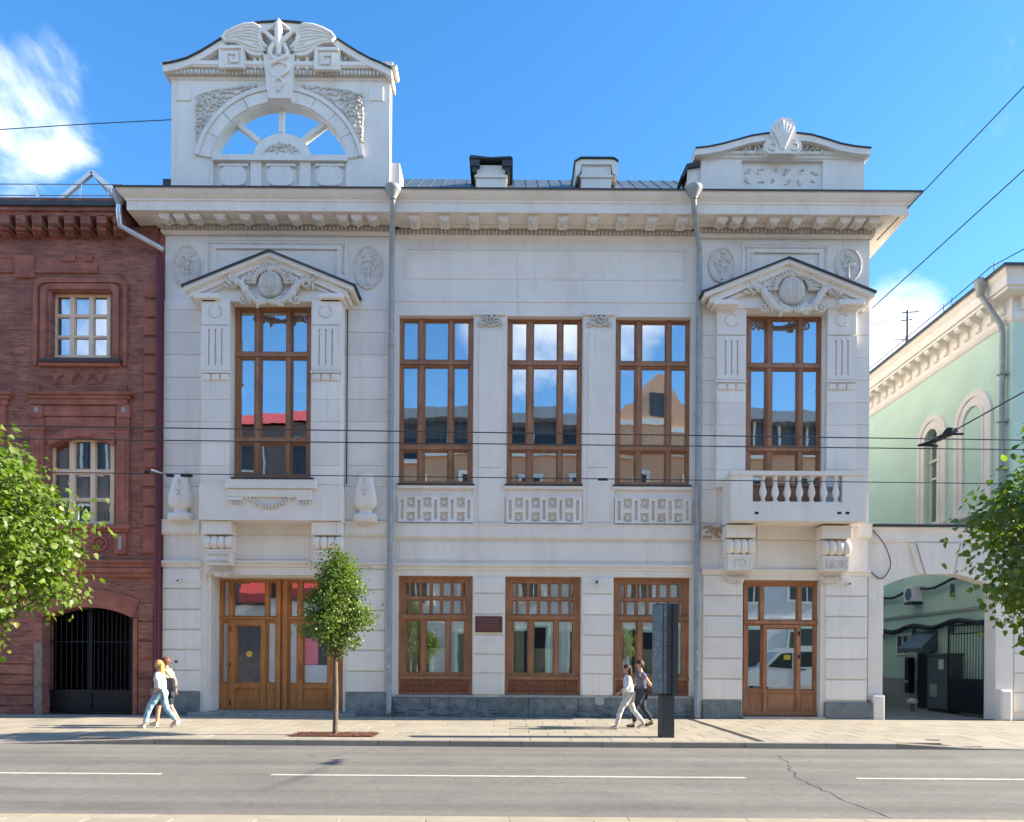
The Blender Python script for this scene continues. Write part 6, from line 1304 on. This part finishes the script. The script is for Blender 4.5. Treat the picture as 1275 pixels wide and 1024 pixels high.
def person(label, loc, rz, H, top, bottom, hair, shoe, stride, arms, long_hair=False, bag=None, short_leg=False, sleeve=.55, lean=.03, loose=1.0, group=None):
    """local +x is the walking direction"""
    t = thing('person', label, 'person', loc, group, rz); k = H / 1.70; t.scale = (k, k, k)
    sf, sb = stride   # front / back foot x
    J = {}
    hip = .93 - .04
    for s, fx in ((1, sf), (-1, sb)):
        back = fx < 0
        J['hip%d' % s] = (0, .085 * s, hip)
        J['knee%d' % s] = (fx * .55 + (.10 if back else .06), .085 * s, .50 if not back else .49)
        J['ank%d' % s] = (fx, .085 * s, .085 if not back else .15)
        J['heel%d' % s] = (fx - .05, .085 * s, .045 if not back else .13); J['toe%d' % s] = (fx + .17, .09 * s, .035)
    sh = {s: (lean, .175 * s, 1.40) for s in (1, -1)}
    el = {s: (lean + arms[s][0], (.24) * s, 1.12) for s in (1, -1)}; wr = {s: (lean + arms[s][0] + arms[s][1], .22 * s, .90 + arms[s][2]) for s in (1, -1)}
    V = {'pel': (0, 0, .95, .125, .15), 'belly': (.005, 0, 1.08, .105, .135), 'chest': (lean * .8, 0, 1.28, .115, .155), 'neckb': (lean, 0, 1.44, .065, .07), 'neck': (lean + .01, 0, 1.50, .055), 'jaw': (lean + .035, 0, 1.56, .072, .062), 'head': (lean + .025, 0, 1.625, .100, .082), 'crown': (lean + .02, 0, 1.69, .062, .058), 'nose': (lean + .135, 0, 1.60, .014)}
    E = [('pel', 'belly'), ('belly', 'chest'), ('chest', 'neckb'), ('neckb', 'neck'), ('neck', 'jaw'), ('jaw', 'head'), ('head', 'crown'), ('head', 'nose')]
    for s in (1, -1):
        n = str(s)
        V.update({'sh' + n: (*sh[s], .062), 'el' + n: (*el[s], .044), 'wr' + n: (*wr[s], .030), 'hp' + n: (*J['hip' + n], .10), 'kn' + n: (*J['knee' + n], .062), 'an' + n: (*J['ank' + n], .040), 'to' + n: (*J['toe' + n], .035, .045)})
        E += [('chest', 'sh' + n), ('sh' + n, 'el' + n), ('el' + n, 'wr' + n), ('pel', 'hp' + n), ('hp' + n, 'kn' + n), ('kn' + n, 'an' + n), ('an' + n, 'to' + n)]
        d = (Vector(wr[s]) - Vector(el[s])).normalized(); p = Vector(wr[s]) + d * .06; V['palm' + n] = (*p, .022, .038); E.append(('wr' + n, 'palm' + n))
        side = Vector((d.z, 0, -d.x))
        for q in range(4):
            b_ = p + d * (.045) + side * (.012 * (q - 1.5) * 1.6); e = b_ + d * (.038 + .008 * (1 if q in (1, 2) else 0)) + Vector((0, -.012 * s, 0)); V['f%d%s' % (q, n)] = (*b_, .0085); V['g%d%s' % (q, n)] = (*e, .007); E += [('palm' + n, 'f%d%s' % (q, n)), ('f%d%s' % (q, n), 'g%d%s' % (q, n))]
        b_ = p + side * -.035 + d * .01; V['th' + n] = (*b_, .009); V['tg' + n] = (*(b_ + d * .035 - side * .012), .008); E += [('palm' + n, 'th' + n), ('th' + n, 'tg' + n)]
    skin('body', V, E, SKIN, t)
    # shirt
    L = loose; S = {'hem': (0, 0, .90, .155 * L, .19 * L), 'waist': (.0, 0, 1.02, .145 * L, .175 * L), 'ch': (lean * .8, 0, 1.28, .145 * L, .185 * L), 'col': (lean, 0, 1.43, .085, .10)}; SE = [('hem', 'waist'), ('waist', 'ch'), ('ch', 'col')]
    for s in (1, -1):
        n = str(s); a = Vector(sh[s]); b_ = Vector(el[s]); e = a.lerp(b_, min(1, sleeve)); S['s' + n] = (*a, .082); S['e' + n] = (*e, .068); SE += [('ch', 's' + n), ('s' + n, 'e' + n)]
        if sleeve > 1: c_ = b_.lerp(Vector(wr[s]), .75); S['w' + n] = (*c_, .048); SE.append(('e' + n, 'w' + n))
    skin('shirt', S, SE, top, t, sub=3, fold=.055)
    T = {'pl': (0, 0, .94, .145, .175)}; TE = []
    for s in (1, -1):
        n = str(s); T['h' + n] = (*J['hip' + n], .115); T['k' + n] = (*J['knee' + n], .078); TE += [('pl', 'h' + n), ('h' + n, 'k' + n)]
        if not short_leg: a = Vector(J['knee' + n]).lerp(Vector(J['ank' + n]), .93); T['a' + n] = (*a, .062); TE.append(('k' + n, 'a' + n))
    skin('trousers', T, TE, bottom, t, sub=3, fold=.04)
    for s in (1, -1):
        n = str(s); h, q = Vector(J['heel' + n]), Vector(J['toe' + n]); a = Vector(J['ank' + n])
        skin('shoe', {'h': (*h, .048), 'm': (*h.lerp(q, .5), .048, .045), 't': (*(q + Vector((.03, 0, .005))), .040, .045), 'a': (a.x, a.y, a.z + .01, .05)}, [('h', 'm'), ('m', 't'), ('h', 'a')], shoe, t, sub=1)
    m = MB(); hx = lean + .025; vs_ = []; fs = []; nu, nv = 16, 9
    for j in range(nv + 1):
        tt = math.pi * (j / nv) * .70
        for i in range(nu):
            an_ = 2 * math.pi * i / nu; cut = max(0, math.cos(an_)) ; tj = tt * (1 - .52 * cut)
            wv = 1 + .07 * math.sin(7 * an_ + 3 * j) + rng.uniform(-.04, .04); vs_.append((hx - .012 + .114 * wv * math.sin(tj) * math.cos(an_), .098 * wv * math.sin(tj) * math.sin(an_), 1.628 + .118 * wv * math.cos(tj)))
    for j in range(nv):
        for i in range(nu): fs.append((j * nu + i, j * nu + (i + 1) % nu, (j + 1) * nu + (i + 1) % nu, (j + 1) * nu + i))
    m.add(vs_, fs, True)
    if long_hair: m.loft([(0, .03, .05), (.10, .055, .085), (.22, .06, .09), (.3, .05, .08)], (hx - .085, 0, 1.36), 2.4, 14)
    m.build('hair', hair, t)
    for s in (1, -1): MB().ell((lean + .125, .034 * s, 1.632), .010, .013, .009, 0, 8, 6).build('eye', BLACK, t); MB().ell((lean + .03, .093 * s, 1.61), .022, .010, .033, 0, 8, 6).build('ear', SKIN, t)
    MB().ell((lean + .118, 0, 1.548), .010, .026, .008, 0, 8, 6).build('mouth', REDC, t)
    if bag:
        b_ = thing('shoulder_bag', bag, 'bag', loc, None, rz); b_.scale = (k, k, k)
        MB().loft([(0, .09, .05), (.03, .13, .07), (.28, .14, .07), (.36, .11, .05)], (-.14, -.20 if rz else .2, .92), 3.5, 18).build('pouch', BAGM, b_); yb_ = -.20 if rz else .2
        MB().tube([(-.06, yb_, 1.26), (.02, yb_ * 1.05, 1.42), (.02, yb_ * .55, 1.475), (-.10, yb_ * .3, 1.45), (-.2, yb_ * .8, 1.26)], .016, 6).build('strap', BAGM, b_)
    return t
PI = math.pi
person('woman with blond hair, white shirt and light blue jeans striding past the brick gate', (-8.78, -4.45, 0), PI, 1.66, WSHIRT, LJEAN, HAIR_B, SHOE_W, (.36, -.40), {1: (-.12, .10, .08), -1: (.08, .14, .05)}, True, 'dark navy bag on the shoulder of the walker in white by the brick gate', sleeve=1.2, loose=1.05)
person('person in cream yellow shirt and dark shorts walking behind the blond woman', (-8.88, -3.85, 0), PI, 1.74, YSHIRT, DJEAN, HAIR_R, SHOE_W, (.22, -.25), {1: (.05, .1, .05), -1: (-.12, -.02, .02)}, False, None, True, sleeve=.6)
person('woman in white top and pale washed jeans striding beside the dark stele', (PX(785, -3.9), -3.9, 0), PI, 1.63, WSHIRT, PALEJ, HAIR_D, SHOE_W, (.33, -.44), {1: (.06, .16, .10), -1: (-.14, -.03, .04)}, True, sleeve=1.2)
person('man in blue grey tee and dark jeans walking just behind the woman in white', (PX(801, -3.35), -3.35, 0), PI, 1.75, BTEE, DJEAN, HAIR_D, SHOE_D, (.20, -.30), {1: (-.20, -.12, .12), -1: (.10, .14, .08)}, False, sleeve=.55)
# ================================================================== ACROSS THE STREET (seen in the window reflections)
ob = thing('peach_building', 'long peach plastered building reflected in the upper windows', 'building'); OY = -31.0
def op(mb, name, mat=PEACH): return mb.build(name, mat, ob)
op(MB().box(-12.5, 42, OY - 8, OY, 0, 17.0), 'wall'); op(MB().box(-12.5, 42, OY, OY + .3, 0, 4.9), 'ground_floor', TRIM); op(MB().box(-12.5, 42, OY, OY + .12, 4.9, 9.9), 'mezzanine', TRIM); op(MB().box(-12.5, 42, OY, OY + .45, 10.6, 11.0), 'belt', TRIM)
op(MB().box(-12.5, 42, OY - 8, OY - .6, 17.0, 19.5), 'glazed_attic', OPP_DK); op(MB().box(-12.5, 42, OY - 8.2, OY + .5, 19.5, 20.3), 'cornice', ZINC); op(MB().box(-12.5, 42, OY - .1, OY + .3, 16.9, 17.2), 'attic_sill', TRIM)
gab = [(7.0, 17.1), (7.2, 19.8), (8.0, 20.6), (9.2, 21.0), (9.8, 22.0), (10.8, 22.8), (11.9, 22.4), (12.6, 21.2), (13.8, 20.8), (14.6, 19.8), (14.8, 17.1)]; op(MB().prism(gab, OY + .6, OY - .2), 'gable'); op(MB().box(7, 14.8, OY + .61, OY + .8, 19.0, 19.4), 'gable_moulding', TRIM); op(MB().box(10.2, 11.6, OY + .6, OY + .66, 19.6, 21.4), 'gable_window', OPP_DK)
for k in range(13):
    x = -11 + k * 4.1
    for z in (6.2, 12.2):
        wv = op(MB().grid((x - .95, x + .95, z - .1, z + 3.4), [(x - .7, x - .04, z + .1, z + 3.1), (x + .04, x + .7, z + .1, z + 3.1)], OY + .121, OY + .24), 'window', TRIM); MB().box(x - .72, x + .72, OY + .13, OY + .15, z + .08, z + 3.12).build('pane', OPP_DK, wv)
    op(MB().box(x - .08, x + .08, OY - .59, OY - .45, 17.2, 19.5), 'attic_mullion', TRIM); op(MB().box(x + 1.97, x + 2.13, OY - .59, OY - .45, 17.2, 19.5), 'attic_mullion', TRIM)
    wv = op(MB().grid((x - 1.3, x + 1.3, .4, 4.2), [(x - 1.1, x + 1.1, .6, 4.0)], OY + .301, OY + .4), 'shop_window', GREENP); MB().box(x - 1.12, x + 1.12, OY + .32, OY + .34, .58, 4.02).build('pane', OPP_DK, wv)
o2 = thing('red_roofed_building', 'dark walled building with a red sheet roof reflected in the left pavilion window', 'building')
MB().box(-45, -12.7, OY - 8, OY, 0, 19.0).build('wall', M('dark_brick_wall', (.20, .15, .13), .9, .2, 2), o2); MB().add([(-45, OY + .4, 19.0), (-12.7, OY + .4, 19.0), (-12.7, OY - 4, 21.2), (-45, OY - 4, 21.2), (-12.7, OY - 8.4, 19.0), (-45, OY - 8.4, 19.0)], [(0, 1, 2, 3), (3, 2, 4, 5), (1, 4, 2), (0, 3, 5)]).build('roof', REDROOF, o2)
MB().box(-30, -12.8, OY, OY + .2, 4.5, 6.0).build('shopfront', TRIM, o2)
for k in range(8):
    x = -43 + k * 4
    for z in (10.5, 15): f_ = MB().grid((x - .9, x + .9, z, z + 2.9), [(x - .75, x + .75, z + .15, z + 2.75)], OY + .001, OY + .1).build('window', TRIM, o2); MB().box(x - .76, x + .76, OY + .02, OY + .03, z + .14, z + 2.76).build('pane', OPP_DK, f_)
    if k > 3: MB().add([(x - 1.5, OY + .22, 7.9), (x + 1.5, OY + .22, 7.9), (x + 1.5, OY + 1.2, 6.9), (x - 1.5, OY + 1.2, 6.9), (x + 1.5, OY + 1.2, 6.2), (x - 1.5, OY + 1.2, 6.2)], [(0, 1, 2, 3), (3, 2, 4, 5)]).build('awning', REDROOF, o2)
# white van on the near side, mirrored in the balcony door
vn = thing('white_van', 'white minibus mirrored in the glass of the door under the balcony', 'van', (12.3, -17.0, 0))
pf = [(0, .45), (.0, 1.15), (.25, 1.35), (1.1, 1.5), (1.9, 2.35), (2.4, 2.55), (5.5, 2.6), (5.65, 2.4), (5.7, .45)]
MB().prism(pf, -.0, 1.9).build('body', VANW, vn)
for yy in (1.9, -.012):
    MB().prism([(1.35, 1.52), (2.05, 2.22), (2.6, 2.25), (2.6, 1.45)], yy, yy + .012).build('window', OPP_DK, vn); MB().prism([(2.8, 1.45), (2.8, 2.25), (4.1, 2.27), (4.1, 1.45)], yy, yy + .012).build('window', OPP_DK, vn); MB().prism([(4.25, 1.45), (4.25, 2.27), (5.4, 2.27), (5.4, 1.45)], yy, yy + .012).build('window', OPP_DK, vn)
    MB().box(2.7, 2.72, yy - .002, yy + .014, .5, 2.3).build('door_seam', BLACK, vn); MB().box(2.85, 3.1, yy - .004, yy + .02, 1.28, 1.34).build('handle', BLACK, vn); MB().box(2.2, 2.5, yy - .004, yy + .018, 1.9, 2.15).build('yellow_notice', M('yellow_notice', (.7, .5, .05), .6), vn)
for x in (1.05, 4.65):
    for yy in (.02, 1.68): w_ = MB().lathe([(.30, -.01), (.34, .02), (.34, .18), (.30, .21)], (x, yy, .34), 20, 'y').build('wheel', RUB, vn); MB().lathe([(.19, -.02), (.19, .22)], (x, yy, .34), 14, 'y').build('rim', ZINC_L, w_)
for yy in (.12, 1.48): MB().box(-.03, .02, yy, yy + .3, .85, 1.1).build('headlight', GLASS_FROST, vn)

# shared groups for repeated things
for o in list(COL.objects):
    if o.parent is None and 'label' in o:
        for k_, g_ in (('street_tree', 'linden trees along the street'), ('person', 'people walking on the sidewalk'), ('trolley_wire', 'overhead trolley wires'), ('span_wire', 'span wires'), ('security_camera', 'security cameras on the white house'), ('wall_cable', 'cables in the passage')):
            if o.name.split('.')[0] == k_: o['group'] = g_
